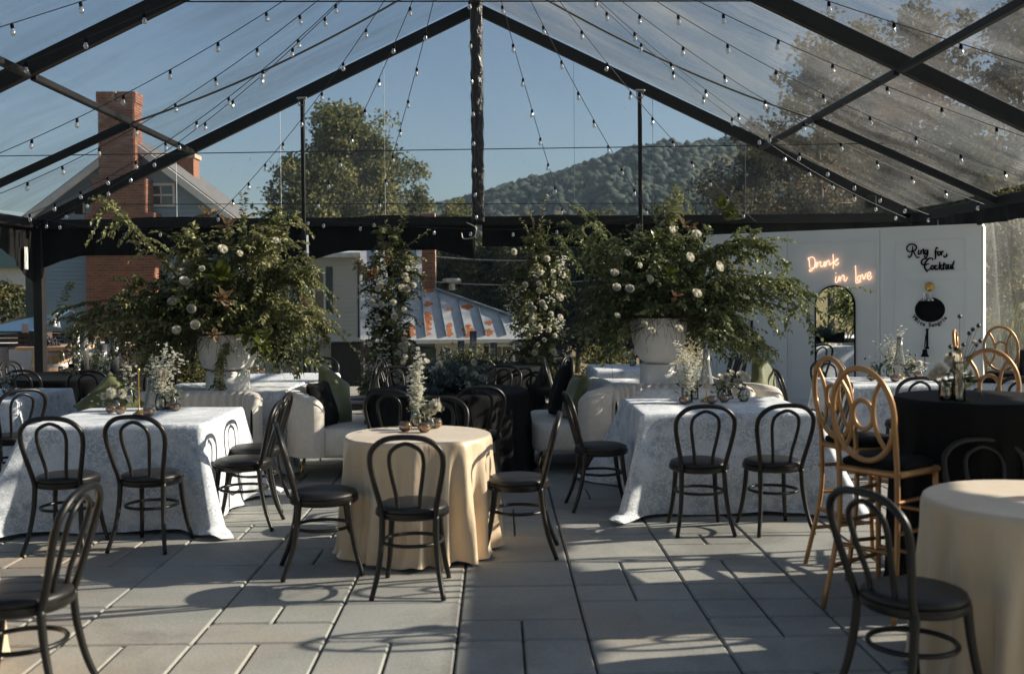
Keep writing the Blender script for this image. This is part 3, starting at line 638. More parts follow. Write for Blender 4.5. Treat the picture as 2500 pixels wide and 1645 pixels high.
for pa, pb in (((1014, 603), (1040, 822)), ((1069, 714), (1090, 821)), ((1118, 731), (1138, 820)), ((1167, 749), (1186, 819)), ((1218, 764), (1236, 818)), ((962, 590), (985, 823)), ((915, 590), (932, 824))): seam(pa, pb)
q = beam(pl(1062, 706)+nrm*.04, pl(1270, 779)+nrm*.04, .16, .05); sub(q, 'hip_cap', M['tin_dark'], roof3, smooth=False)
for i, (px, cols) in enumerate(((1044, [708, 742, 765, 778, 790, 803, 815]), (1094, [755, 795, 806, 815]), (1141, [750, 795, 805, 818]), (1190, [788, 812]), (1002, [800, 815]))):
    for py in cols:                                                # rust blooms eaten into the paint beside the seams
        q = MB(); c = pl(px+rr.uniform(-2, 4), py); ex = Vector((1, 0, 0)); ey = nrm.cross(ex); K = 14; a0 = rr.uniform(.08, .16)
        V = [tuple(c+nrm*.006)]+[tuple(c+nrm*.006+ex*math.cos(k/K*6.283)*a0*rr.uniform(.6, 1.5)+ey*math.sin(k/K*6.283)*a0*rr.uniform(.5, 1.3)) for k in range(K)]
        q.add(V, [(0, 1+k, 1+(k+1) % K) for k in range(K)]); sub(q, 'rust_patch', M['rust'], roof3, smooth=False)
beam((e0.x, Y3-.1, p0.z-.07), (e1.x+.3, Y3-.1, p0.z-.07), .14, .13).build('gutter', M['trim'], h3, smooth=False)
w3 = lambda px, py: atY(px, py, Y3+.5)
MB().box(((w3(880, 0).x+w3(1290, 0).x)/2, Y3+2, (p0.z-3)/2-.1), (w3(1290, 0).x-w3(880, 0).x, 3, p0.z+2.7)).build('wall', M['brown_wall'], h3, smooth=False)
clap(h3, w3(1062, 800).x, w3(1180, 800).x, -1.6, p0.z-.15, Y3+.48, .14, M['cream_siding'])
MB().box((w3(1030, 0).x, Y3+.46, -1.1), (w3(1052, 0).x-w3(1000, 0).x, .06, 2.4)).build('door', M['green_trim'], h3, smooth=False)
window(h3, w3(1186, 0).x, w3(1250, 0).x, -1.2, p0.z-.2, Y3+.46)
c4 = pl(1047, 703); ck = MB().box((c4.x, c4.y+.2, c4.z+.9), (.42, .42, 2.9)).build('chimney', M['mortar'], h3, smooth=False)
ccx0, ccx1 = c4.x-.21, c4.x+.21; z = c4.z-.35; r = 0
meS = MB().box((0, 0, 0), (.2, .03, .062)).mesh('brick', M['brick'], False)
while z < c4.z+2.3:
    for k in range(-1, 3):
        x = ccx0+.105+k*.21-(r % 2)*.105
        if x-.1 > ccx0-.12 and x+.1 < ccx1+.12: inst('brick', meS, ck, (min(max(x, ccx0+.1), ccx1-.1)-h3.location.x, c4.y-.022-h3.location.y, z-h3.location.z))
    z += .075; r += 1
v_ = pl(1102, 716); vt = MB().lathe([(.10, 0), (.10, .22), (.28, .24), (.30, .30), (.28, .36), (.02, .38)], 20, (v_.x, v_.y+.5, v_.z+.1)); vt.build('roof_vent', M['steel'], h3, sharp=40)
# -- far left: white house with a green roof, low blue roof
q0 = atY(-80, 640, 48); fh = thing('green_roofed_house', 'small white house with dark green roof among trees at far left', 'house', (q0.x, 48, -3))
a = atY(-160, 655, 48); b = atY(66, 655, 48); MB().box(((a.x+b.x)/2, 50, (a.z-3)/2), (b.x-a.x, 4, a.z+3)).build('wall', M['trim'], fh, smooth=False)
c_ = atY(-160, 595, 48).z; MB().add([(a.x-.3, 47.6, a.z), (b.x+.2, 47.6, a.z), (b.x+.2, 50.5, c_+1), (a.x-.3, 50.5, c_+1)], [(0, 1, 2, 3)]).build('roof', M['green_trim'], fh, smooth=False)
window(fh, a.x+2.6, a.x+3.3, a.z-1.5, a.z-.5, 47.96)
q0 = atY(-40, 780, 27); bs = thing('blue_roofed_shed', 'low open shed with a glossy blue sheet roof at far left', 'shed', (q0.x, 27, -2))
a = atY(-140, 822, 26); b = atY(66, 812, 26); tp = atY(66, 757, 28.5).z
shr = MB().add([(a.x, 26, a.z), (b.x, 26, b.z), (b.x, 28.6, tp), (a.x, 28.6, tp-.4), (a.x, 26, a.z-.05), (b.x, 26, b.z-.05), (b.x, 28.6, tp-.05), (a.x, 28.6, tp-.45)], [(0, 1, 2, 3), (7, 6, 5, 4), (0, 4, 5, 1), (1, 5, 6, 2)]).build('roof', M['blue_tin'], bs, smooth=False)
for k in range(4): xk = a.x+.3+(b.x-a.x)*k/4; sub(beam((xk, 26.02, a.z+.03), (xk+.1, 28.5, tp-.12), .04, .05), 'roof_rib', BM, shr, smooth=False)
beam((a.x, 25.95, a.z-.12), (b.x, 25.95, b.z-.12), .08, .18).build('fascia', M['trim'], bs, smooth=False)
for k in range(4): MB().box((a.x+.3+k*(b.x-a.x-.5)/3, 26.2, (a.z-2.4)/2), (.12, .12, a.z+2.2)).build('post', BM, bs, smooth=False)
# overhead wires behind
for py, lb in ((621, 'upper overhead wire in front of the dark wooded slope'), (683, 'lower overhead wire in front of the dark wooded slope')):
    a = atY(1062, py+5, 40); b = atY(1560, py-8 if py < 650 else py-15, 40); tag(MB().tube([a+(b-a)*t-Vector((0, 0, .25*4*t*(1-t))) for t in np.linspace(0, 1, 14)], .012, 5).build('overhead_wire', M['trim']), lb, 'wire')

# ================================================================== trees
def tree(x, y, h, rad, mt, label, seed, n=9000, lf=.16, trunk=.18, squash=1.0, base=.18, nb=26, group='trees around the marquee', name='tree', zg=None):
    r = np.random.default_rng(seed); zg = float(ground_h(x, y)) if zg is None else zg
    th = thing(name, label, 'tree', (x, y, zg), 0, group)
    tb = MB(); P = np.array([(0, 0, 0)]+[(r.normal(0, .02)*h*k, r.normal(0, .02)*h*k, h*.9*k) for k in (.25, .5, .75, 1)]); P = smooth_path(P, 4)
    tb.tube(P, np.linspace(trunk, .03, len(P)), 8, cap=False); lb_ = MB()
    cl = []
    for i in range(nb):
        t = base+(1-base)*(i+.5)/nb; p = P[min(int(t*.98*(len(P)-1)), len(P)-1)]; a = i*2.4+r.normal(0, .4)
        env = math.sin(min(1, max(0, (t-base)/(1-base)))**.75*math.pi*.93+.12); L = rad*max(.25, env)*r.uniform(.75, 1.15)
        tip = p+np.array((math.cos(a)*L, math.sin(a)*L*squash, L*r.uniform(.15, .55))); mid = (p+tip)/2+np.array((0, 0, L*.08))
        tb.tube([p, mid, tip], [trunk*.35*(1-t)+.03, .03, .012], 5, cap=False)
        for q in np.linspace(.3, 1.02, 6): cl.append((p+(tip-p)*q+r.normal(0, .1*rad, 3), rad*.19*r.uniform(.6, 1.4)))
        top = P[-1]; 
    for k in range(6): cl.append((P[-1]+r.normal(0, .12*rad, 3)+np.array((0, 0, -.4*k*.3)), rad*.2))
    m = n//len(cl); C = []; T = []
    for c, s in cl:
        d = r.normal(0, 1, (m, 3)); d /= np.linalg.norm(d, axis=1)[:, None]; q = r.random(m)**.45
        C.append(c+d*(q*s)[:, None]*np.array((1, 1, .75))); T.append(np.clip(r.normal(.5, .22)+r.normal(0, .16, m), 0, 1))
    C = np.concatenate(C); T = np.concatenate(T); D = r.normal(0, 1, (len(C), 3)); D[:, 2] -= .3; U = r.normal(0, 1, (len(C), 3)); U[:, 2] += .8
    lb_.leaves(C, D, U, lf*r.uniform(.7, 1.3, len(C)), lf*.62, T)
    tb.build('trunk', M['bark'], th, local=True); lb_.build('crown', mt, th, local=True, smooth=False); return th
def tp(px, y): return atY(px, 700, y).x
GT = 'trees around the marquee'
tree(tp(850, 58), 58, 15.6, 4.9, M['tree_olive'], 'tall yellow green tree behind the house, left of the king post', 21, 42000, .27, .3, nb=64, base=.12)
tree(tp(1010, 62), 62, 11.6, 3.2, M['tree_olive'], 'low olive tree just left of the king post', 22, 9000, .26, nb=22)
tree(tp(1110, 66), 66, 10.8, 3.0, M['tree_olive'], 'rounded olive tree directly behind the king post', 23, 8000, .28, nb=20)
tree(tp(672, 56), 56, 8.4, 1.9, M['tree_olive'], 'small narrow tree just right of the grey gable', 24, 6000, .24, nb=18)
tree(tp(780, 60), 60, 12.0, 3.6, M['tree_olive'], 'olive tree standing at the left foot of the tall yellow green tree', 25, 9000, .27, nb=24)
for k, (px, y, h, rd, mt, lb) in enumerate([
    (1110, 52, 7.6, 3.0, 'tree_dark', 'dark tree on the wooded slope right of the small brick chimney'),
    (1190, 50, 7.0, 2.7, 'tree_dark', 'dark tree on the wooded slope above the tin roof'),
    (1262, 53, 7.5, 2.8, 'tree_dark', 'dark tree on the wooded slope left of the right flower column'),
    (1335, 49, 6.9, 2.7, 'tree_dark', 'dark tree on the wooded slope behind the right flower column'),
    (1410, 52, 7.4, 2.9, 'tree_dark', 'dark tree on the wooded slope right of the right flower column'),
    (1490, 48, 6.8, 2.6, 'tree_dark', 'dark tree on the wooded slope behind the right urn arrangement'),
    (1570, 50, 7.2, 2.8, 'tree_dark', 'dark tree on the wooded slope behind the centre of the right arrangement'),
    (1290, 64, 9.2, 3.1, 'tree_olive', 'olive tree showing above the valance right of the king post'),
    (1450, 66, 8.8, 3.2, 'tree_olive', 'olive tree showing above the valance left of the right gable post'),
    (1640, 60, 9.3, 3.3, 'tree_olive', 'olive tree showing above the valance right of the right gable post')]):
    tree(tp(px, y), y, h, rd, M[mt], lb, 40+k, 9000, .22, nb=24)
tree(tp(1850, 44), 44, 11.0, 3.4, M['tree_dark'], 'dark tree with pale bare limbs at the right end of the gable', 61, 16000, .2, .26, nb=34)
tree(tp(2010, 40), 40, 15.2, 3.3, M['tree_brown'], 'tall brown green tree seen through the right roof, leftmost there', 62, 11500, .22, .25, nb=40)
tree(tp(2230, 37), 37, 15.4, 3.2, M['tree_brown'], 'tall brown green tree seen through the right roof, between its neighbours', 63, 11500, .22, .25, nb=40)
tree(tp(2480, 35), 35, 14.6, 3.2, M['tree_brown'], 'tall brown green tree at the right edge seen through the roof', 64, 11000, .22, .25, nb=38)
tree(tp(2120, 50), 50, 17.5, 4.0, M['tree_brown'], 'large brown green tree farther back beyond the right roof slope', 65, 10000, .26, .28, nb=38)
tree(tp(2360, 33), 33, 9.0, 2.8, M['tree_olive'], 'lower olive tree beyond the right eave', 66, 9000, .22, nb=24)
tree(tp(2170, 36), 36, 8.6, 2.6, M['tree_olive'], 'lower olive tree behind the white partition wall', 67, 8000, .22, nb=24)
tree(tp(20, 60), 60, 9.2, 3.6, M['tree_olive'], 'sunlit tree above the green roofed house at far left', 71, 9000, .26, nb=24)
tree(tp(10, 36), 36, 4.9, 1.6, M['tree_dark'], 'dark bushy tree between the far left house and the blue roof', 72, 7000, .17, nb=20)
tree(tp(60, 38), 38, 4.6, 1.3, M['tree_dark'], 'dark bushy tree touching the corner of the clapboard house', 73, 5000, .17, nb=18)
for k, (x, y) in enumerate(((-34, -6), (-30, 6), (-38, -22), (-22, -30), (4, -38), (26, -30))):
    tree(x, y, 8+k % 3, 3, M['tree_olive'], ['tree on the meadow left of the marquee', 'tree on the meadow beside the left eave', 'tree on the far left meadow', 'tree behind the photographer to the left', 'tree straight behind the photographer', 'tree behind the photographer to the right'][k], 80+k, 4000, .26, nb=18)
# shrubs and tall grass at the back edge of the patio
def tufts(n, xr, yr, hh, mt, name, label, seed):
    r = np.random.default_rng(seed); x = r.uniform(*xr, n); y = r.uniform(*yr, n); P = np.stack([x, y, ground_h(x, y)], 1)
    D = r.normal(0, .25, (n, 3)); D[:, 2] = 1; U = r.normal(0, 1, (n, 3)); U[:, 2] = 0
    q = MB(); q.leaves(P, D, U, hh*r.uniform(.5, 1.2, n), .03, r.random(n)); o = q.build(name, mt, smooth=False, kind='stuff'); o['label'] = label; o['category'] = 'grass'; return o
tufts(9000, (4.5, 11), (20, 27), 1.6, M['tree_olive'], 'tall_grass', 'tall dry grass growing behind the patio', 5)
def shrub(x, y, h, rad, mt, label, seed, n=2600):
    r = np.random.default_rng(seed); th = thing('shrub', label, 'shrub', (x, y, -.05), 0, 'shrubs at the back edge of the patio'); lb_ = MB(); st = MB()
    for i in range(12):
        a = r.random()*6.28; tip = np.array((math.cos(a)*rad*.8*r.random(), math.sin(a)*rad*.8*r.random(), h*r.uniform(.6, 1))); st.tube([(0, 0, 0), tip*.5, tip], [.012, .008, .003], 4)
    C = r.normal(0, 1, (n, 3)); C /= np.linalg.norm(C, axis=1)[:, None]; C *= (r.random(n)**.4)[:, None]; C = C*np.array((rad, rad, h*.5))+np.array((0, 0, h*.52)); C += .06*np.sin(C[:, ::-1]*17)
    D = r.normal(0, 1, (n, 3)); U = r.normal(0, 1, (n, 3)); U[:, 2] += 1; lb_.leaves(C, D, U, .06, .03, r.random(n))
    st.build('stems', M['stem'], th, local=True); lb_.build('foliage', mt, th, local=True, smooth=False)
for k, (px, y, h, rd, lb) in enumerate(((560, 15.6, 1.1, .45, 'yellow green shrub right behind the left urn'), (470, 16.5, .9, .4, 'small shrub behind the left urn beside the barrels'), (1150, 17.5, .8, .5, 'low shrub behind the far black table'), (1330, 17, .8, .4, 'low shrub at the foot of the right flower column'), (1480, 17, .9, .5, 'low shrub behind the far right white table'))):
    shrub(tp(px, y), y, h, rd, M['tree_olive'], lb, 90+k)
# ================================================================== bentwood chairs
def ring_pts(rx, ry, z, n=32, cy=0.0): return [(rx*math.cos(a), cy+ry*math.sin(a), z) for a in np.arange(n)/n*2*math.pi]
def make_chair():
    t = thing('bentwood_chair', '', 'chair'); BW = M['black_wood']
    q = MB(); q.lathe([(.001, .415), (.14, .415), (.195, .418), (.209, .430), (.209, .455), (.19, .462), (.001, .462)], 36)
    q.build('seat_rim', BW, t, local=True, sharp=50)
    MB().lathe([(.196, .455), (.203, .466), (.196, .482), (.165, .494), (.09, .499), (.001, .500)], 36).build('seat_cushion', M['leather'], t, local=True)
    hoop = [(-.148, -.150, .43), (-.155, -.172, .50), (-.180, -.203, .62), (-.200, -.232, .74), (-.186, -.255, .82), (-.115, -.272, .878), (0, -.278, .893)]
    P = smooth_path(hoop+[(-x, y, z) for x, y, z in hoop[-2::-1]], 6); MB().tube(P, .0160, 10).build('back_hoop', BW, t, local=True)
    inner = [(-.062, -.158, .45), (-.066, -.176, .55), (-.085, -.214, .67), (-.094, -.240, .76), (-.075, -.258, .82), (0, -.266, .856)]
    P = smooth_path(inner+[(-x, y, z) for x, y, z in inner[-2::-1]], 6); MB().tube(P, .0120, 8).build('inner_hoop', BW, t, local=True)
    for s in (-1, 1):
        P = smooth_path([(s*.148, -.150, .45), (s*.152, -.165, .30), (s*.168, -.20, .14), (s*.198, -.252, 0)], 5); MB().tube(P, np.linspace(.0185, .0140, len(P)), 8).build('leg', BW, t, local=True)
        P = smooth_path([(s*.138, .135, .44), (s*.145, .150, .30), (s*.160, .178, .14), (s*.182, .215, 0)], 5); MB().tube(P, np.linspace(.0190, .0140, len(P)), 8).build('leg', BW, t, local=True)
    MB().tube(ring_pts(.168, .168, .275, 36, -.008), .0110, 7, closed=True).build('stretcher_ring', BW, t, local=True)
    return t
chair0 = make_chair(); used = [False]
def chair(x, y, fx, fy, label, group):
    t = copy_tree(chair0) if used[0] else chair0; used[0] = True
    t.location = (x, y, .0); t.rotation_euler = (0, 0, math.atan2(-fx, fy)); t['label'] = label; t['group'] = group; return t
GC = 'black bentwood chairs at the tables'
CH = [
 (-.49, 5.90, .05, 1, 'chair in the centre foreground, back to the camera before the round champagne table'),
 (-1.06, 6.30, 1, .22, 'chair tucked in on the left of the round champagne table, facing right'),
 (.12, 6.70, -1, .06, 'chair on the right of the round champagne table, facing left'),
 (-.43, 7.52, 0, -1, 'chair facing the camera behind the round champagne table'),
 (-2.88, 6.98, .0, 1, 'left one of two chairs with their backs to us at the left square table'),
 (-2.33, 7.02, .12, 1, 'right one of two chairs with their backs to us at the left square table'),
 (-1.86, 7.58, -1, 0, 'nearer of two side-on chairs at the right side of the left square table'),
 (-1.92, 8.20, -1, 0, 'farther of two side-on chairs at the right side of the left square table'),
 (-4.22, 9.05, -.75, .66, 'chair at left edge by the corner of the farther left floral table'),
 (-1.94, 4.22, -1, .02, 'blurred foreground chair at bottom left, facing left'),
 (-3.02, 5.35, .35, -1, 'chair just entering the frame at the left edge behind the champagne cloth'),
 (1.41, 7.30, .0, 1, 'left one of two chairs with their backs to us at the right square table'),
 (1.93, 7.30, -.12, 1, 'right one of two chairs with their backs to us at the right square table'),
 (.80, 8.10, 1, .08, 'dark side-on chair at the left side of the right square table'),
 (2.68, 8.75, -1, .1, 'chair behind the gold stools at the right side of the right square table'),
 (1.63, 4.06, .9, .42, 'blurred foreground chair at bottom right, facing right'),
 (2.46, 5.04, -.1, -1, 'chair facing us behind the foreground round table at right'),
 (-.86, 8.68, .1, 1, 'left one of two dark chairs at the near side of the central black table'),
 (-.18, 8.95, -.15, 1, 'right one of two dark chairs at the near side of the central black table'),
 (-1.02, 11.05, .4, -1, 'chair beyond the left side of the central black table'),
 (-.02, 11.05, -.35, -1, 'chair beyond the right side of the central black table'),
 (-1.60, 11.55, -1, .0, 'nearer side-on chair at the right end of the far left floral table'),
 (-1.64, 12.15, -1, .0, 'farther side-on chair at the right end of the far left floral table'),
 (-2.20, 12.85, 0, -1, 'chair behind the far left floral table, before the cream house'),
 (-1.28, 13.9, 1, -.3, 'chair at far left of the far black table, at the foot of the flower column'),
 (-1.20, 13.05, 1, .4, 'chair at the near left of the far black table'),
 (-.22, 12.55, 0, 1, 'chair at the near side of the far black table'),
 (.26, 14.22, 0, -1, 'chair behind the far black table under the tin roof eave'),
 (.62, 13.1, -.9, .35, 'chair at the right of the far black table, legs in view'),
 (.82, 12.15, 1, -.1, 'nearest of three chairs left of the far right floral table'),
 (.84, 12.75, 1, 0, 'middle of three chairs left of the far right floral table'),
 (.98, 13.75, .6, -.8, 'farthest of three chairs left of the far right floral table'),
 (2.70, 12.55, -1, 0, 'nearer of two chairs between the far right floral table and the white partition'),
 (2.74, 13.15, -1, 0, 'farther of two chairs between the far right floral table and the white partition'),
 (3.75, 9.45, 0, 1, 'left one of two chairs at the near side of the table before the partition wall'),
 (4.62, 9.40, 0, 1, 'right one of two chairs at the near side of the table before the partition wall'),
 (3.02, 10.3, 1, .0, 'chair at the left end of the table before the partition wall'),
 (3.75, 11.45, .1, -1, 'left chair between the partition wall and the long floral table'),
 (4.45, 11.35, -.1, -1, 'right chair between the partition wall and the long floral table'),
 (-5.80, 12.95, .8, -.2, 'far left chair at the black table by the barrels'),
 (-5.10, 11.55, .1, 1, 'left one of the near chairs at the black table by the barrels'),
 (-4.42, 11.40, -.2, 1, 'middle one of the near chairs at the black table by the barrels'),
 (-3.98, 11.95, -.7, .6, 'right one of the near chairs at the black table by the barrels'),
 (-4.50, 13.55, -.1, -1, 'chair on the far side of the black table by the barrels'),
 (-3.62, 12.65, -1, .0, 'nearer side-on chair behind the tall white blossoms, right of the barrel table'),
 (-3.58, 13.15, -1, .0, 'farther side-on chair behind the tall white blossoms, right of the barrel table'),
]
for c_ in CH: chair(*c_, GC)

# ================================================================== gold bar stools
def make_stool():
    t = thing('bar_stool', '', 'stool'); G_ = M['gold_wood']
    MB().box((0, 0, .735), (.385, .385, .035), bev=.01).build('seat_frame', G_, t, local=True, smooth=False)
    q = MB(); G = []
    for r_, z in ((.001, .805), (.10, .803), (.16, .796), (.188, .780), (.190, .760), (.18, .752)):
        a = np.arange(40)/40*2*math.pi; e = lambda v: np.sign(v)*np.abs(v)**.45
        G.append(np.stack([r_*e(np.cos(a)), r_*e(np.sin(a)), np.full(40, z)], 1))
    q.grid(G[::-1], True).build('seat_cushion', M['black_velvet'], t, local=True)
    bz, ry, rz_ = 1.03, .178, .238; bx = lambda z: -.185-.13*(z-.74)          # back leans
    O = [(ry*math.sin(a), bx(bz+rz_*math.cos(a)), bz+rz_*math.cos(a)) for a in np.arange(44)/44*2*math.pi]
    MB().tube(O, .0155, 8, closed=True).build('back_oval', G_, t, local=True)
    O = [(.058*math.sin(a), bx(bz+.075*math.cos(a)), bz+.075*math.cos(a)) for a in np.arange(28)/28*2*math.pi]
    MB().tube(O, .0125, 8, closed=True).build('back_ring', G_, t, local=True)
    for s in (-1, 1):
        A = [(s*x, bx(z), z) for x, z in ((.118, bz+.176), (.078, bz+.10), (.062, bz), (.078, bz-.10), (.118, bz-.176))]
        MB().tube(smooth_path(A, 6), .0115, 8).build('back_spoke', G_, t, local=True)
        P = smooth_path([(s*.176, bx(1.02)+.0, 1.02), (s*.170, -.195, .86), (s*.168, -.182, .72), (s*.172, -.188, .42), (s*.205, -.275, 0)], 5)
        MB().tube(P, np.linspace(.0155, .014, len(P)), 8).build('leg', G_, t, local=True)
        P = smooth_path([(s*.168, .170, .73), (s*.172, .178, .4), (s*.190, .205, 0)], 5); MB().tube(P, np.linspace(.0165, .0135, len(P)), 8).build('leg', G_, t, local=True)
        for z in (.22, .44, .60): beam((s*.18, -.20-.02*(z < .3), z), (s*.18, .185, z), .016, .020).build('stretcher', G_, t, local=True, smooth=False)
    for z in (.26, .50): beam((-.18, .185, z), (.18, .185, z), .016, .024).build('stretcher', G_, t, local=True, smooth=False)
    beam((-.175, -.205, .34), (.175, -.205, .34), .016, .022).build('stretcher', G_, t, local=True, smooth=False)
    return t
st0 = make_stool()
for k, (x, y, fx, fy, lb) in enumerate([
    (2.04, 5.42, .80, .60, 'front gold oval-back stool, its whole back seen before the tall black table'),
    (2.20, 6.22, .95, .30, 'gold oval-back stool right behind the front one, nearly side-on'),
    (3.15, 6.55, -.30, -1, 'gold oval-back stool beyond the tall black table at the right edge'),
    (4.82, 10.3, .85, -.5, 'slim gold stool at the bright end of the partition wall'),
    (5.45, 11.05, -.15, -1, 'gold stool in front of the clear side sheet at far right'),
    (2.95, 5.35, -1, .4, 'gold stool at the near side of the tall black table at the right edge')]):
    t = st0 if k == 0 else copy_tree(st0); t.location = (x, y, 0); t.rotation_euler = (0, 0, math.atan2(-fx, fy)); t['label'] = lb; t['group'] = 'gold bar stools'

# ================================================================== cloth covered tables
def round_cloth(cx, cy, r, h, mt, label, seed, folds=15, amp=.05, flare=.10, pud=.05, n=260):
    rs = np.random.default_rng(seed); a = np.arange(n)/n*2*math.pi; G = []
    ph = rs.uniform(0, 6.28, 4); w = np.sin(a*folds+1.6*np.sin(a*3+ph[0])+ph[1])*.6+np.sin(a*(folds*.5+.0)//1*0+a*7+ph[2])*.3+np.sin(a*(folds+6)+ph[3])*.25
    w = np.sign(w)*np.abs(w)**.8
    for q in (0.02, .3, .6, .85, .95, .985): G.append((r*q*np.ones(n), np.full(n, h+.002*np.sin(q*9))))
    G.append((np.full(n, r*1.0), np.full(n, h-.004))); G.append((np.full(n, r+.006), np.full(n, h-.02)))
    for t in np.linspace(.05, 1, 26):
        z = h*(1-t); k = min(1, t*1.6)**1.0; rr = r+.008+flare*t**1.15+amp*(w-.45)*k+amp*.25*k*np.sin(a*folds*2+t*4+ph[2])
        if t > .93: rr = rr+pud*(t-.93)/.07*(.5+.5*np.sin(a*5+ph[0])); z = max(z, .006)
        G.append((rr, np.full(n, z)+(.0 if t < .9 else .012*(np.sin(a*11+ph[1])+1)*(t-.9)/.1)))
    V = [np.stack([cx+R_*np.cos(a), cy+R_*np.sin(a), Z_], 1) for R_, Z_ in G]
    o = MB().grid(V[::-1], True).build('round_table', mt); return tag(o, label, 'table', 'tables under floor length cloths')
def square_cloth(cx, cy, wx, wy, h, mt, label, seed, flare=.30, n=320, rot=0.0):
    rs = np.random.default_rng(seed); ph = rs.uniform(0, 6.28, 5); per = np.arange(n)/n*4
    side = per.astype(int); u = per-side; base = []; nr = []
    cor = [(-1, -1), (1, -1), (1, 1), (-1, 1)]; nm = [(0, -1), (1, 0), (0, 1), (-1, 0)]; rc = .012
    for s_, uu in zip(side, u):
        c0_, c1_ = cor[s_], cor[(s_+1) % 4]; base.append(((c0_[0]+(c1_[0]-c0_[0])*uu)*wx/2, (c0_[1]+(c1_[1]-c0_[1])*uu)*wy/2)); nr.append(nm[s_])
    base = np.array(base); nr = np.array(nr, float)
    e = np.minimum(u, 1-u)*(wx+wy)/2                                  # distance from the nearest corner
    ce = np.exp(-(e/.13)**2); cg = np.sign(base); cg /= np.linalg.norm(cg, axis=1)[:, None]+1e-9
    fold = np.sin(per*7.5+ph[0])*.5+np.sin(per*17+ph[1])*.35+np.sin(per*31+ph[2])*.2
    G = [np.stack([base[:, 0]*q, base[:, 1]*q, np.full(n, h)+.0015*np.sin(base[:, 0]*9*q)], 1) for q in (.01, .35, .7, .93, .985)]
    G.append(np.stack([base[:, 0], base[:, 1], np.full(n, h-.006)], 1))
    cf = 1+.35*np.array([rs.uniform(-1, 1) for _ in range(4)])[((per+.5) % 4).astype(int)]
    for t in np.linspace(.04, 1, 26):
        out = nr*(.012+.035*t+.028*fold*t**1.2)[:, None]+cg*(ce*flare*cf*t**1.25)[:, None]*1.0
        twist = np.exp(-((e-.17)/.07)**2)*(-.055)*t**1.1; out += nr*twist[:, None]
        z = np.full(n, h*(1-t))
        if t > .93: out = out+cg*(ce*.10*(t-.93)/.07)[:, None]+nr*(.012*np.sin(per*23+ph[3]))[:, None]; z = np.maximum(z, .006)+.018*ce*(1+np.sin(per*60+ph[4]))
        if t >= .999: z = z+(1-ce)*(.004+.010*(1+np.sin(per*9+ph[0])))
        G.append(np.concatenate([base+out, z[:, None]], 1))
    V = np.array(G[::-1]); c, s = math.cos(rot), math.sin(rot); x = V[..., 0].copy(); V[..., 0] = cx+x*c-V[..., 1]*s; V[..., 1] = cy+x*s+V[..., 1]*c
    o = MB().grid(V, True).build('square_table', mt); return tag(o, label, 'table', 'tables under floor length cloths')
round_cloth(-.52, 6.75, .47, .76, M['satin'], 'round table under a champagne satin cloth in the centre foreground', 1, 14, .058, .040, .02)
round_cloth(-2.78, 4.62, .47, .76, M['satin'], 'champagne clothed round table cut off by the left edge', 2, 13, .05, .03, .02)
round_cloth(2.33, 4.42, .48, .76, M['satin'], 'champagne clothed round table at the bottom right corner', 3, 11, .052, .035, .02)
round_cloth(2.66, 5.72, .44, 1.07, M['black_cloth'], 'tall round table in a black cloth beside the gold stools', 4, 16, .03, .03, .02)
round_cloth(5.6, 10.15, .42, 1.07, M['black_cloth'], 'tall black clothed table by the clear side sheet at far right', 5, 16, .03, .03, .02)
round_cloth(-.48, 9.95, .76, .76, M['black_cloth'], 'round black clothed table in the middle carrying the blue white flowers', 6, 20, .03, .05)
round_cloth(-.27, 13.45, .85, .76, M['black_cloth'], 'round black clothed table under the king post carrying ribbed glasses', 7, 20, .03, .05)
round_cloth(-4.95, 12.45, .88, .76, M['black_cloth'], 'round black clothed table at left in front of the wine barrels', 8, 20, .03, .05)
TO = M['toile']
square_cloth(-2.73, 7.99, 1.25, 1.22, .76, TO, 'square table in printed white cloth at front left, before the channel sofa', 11, .32)
square_cloth(1.74, 8.38, 1.32, 1.26, .76, TO, 'square table in printed white cloth at front right, behind two chair backs', 12, .34)
square_cloth(-4.95, 9.98, 1.27, 1.27, .76, TO, 'square table in printed white cloth at the far left edge', 13, .2)
square_cloth(-2.70, 10.48, 1.30, 1.2, .76, TO, 'white printed table that carries the left urn, behind the channel sofa', 14, .12)
square_cloth(1.68, 10.52, 1.30, 1.2, .76, TO, 'white printed table that carries the right urn, behind the right channel sofa', 15, .12)
square_cloth(-2.52, 11.85, 1.27, 1.1, .76, TO, 'far left white printed table before the cream house, right of the urn', 16, .2)
square_cloth(1.80, 12.85, 1.27, 1.2, .76, TO, 'far white printed table left of the right urn pedestal', 17, .2)
square_cloth(4.22, 10.45, 1.75, 1.05, .76, TO, 'long white printed table in front of the partition wall mirror', 18, .15)

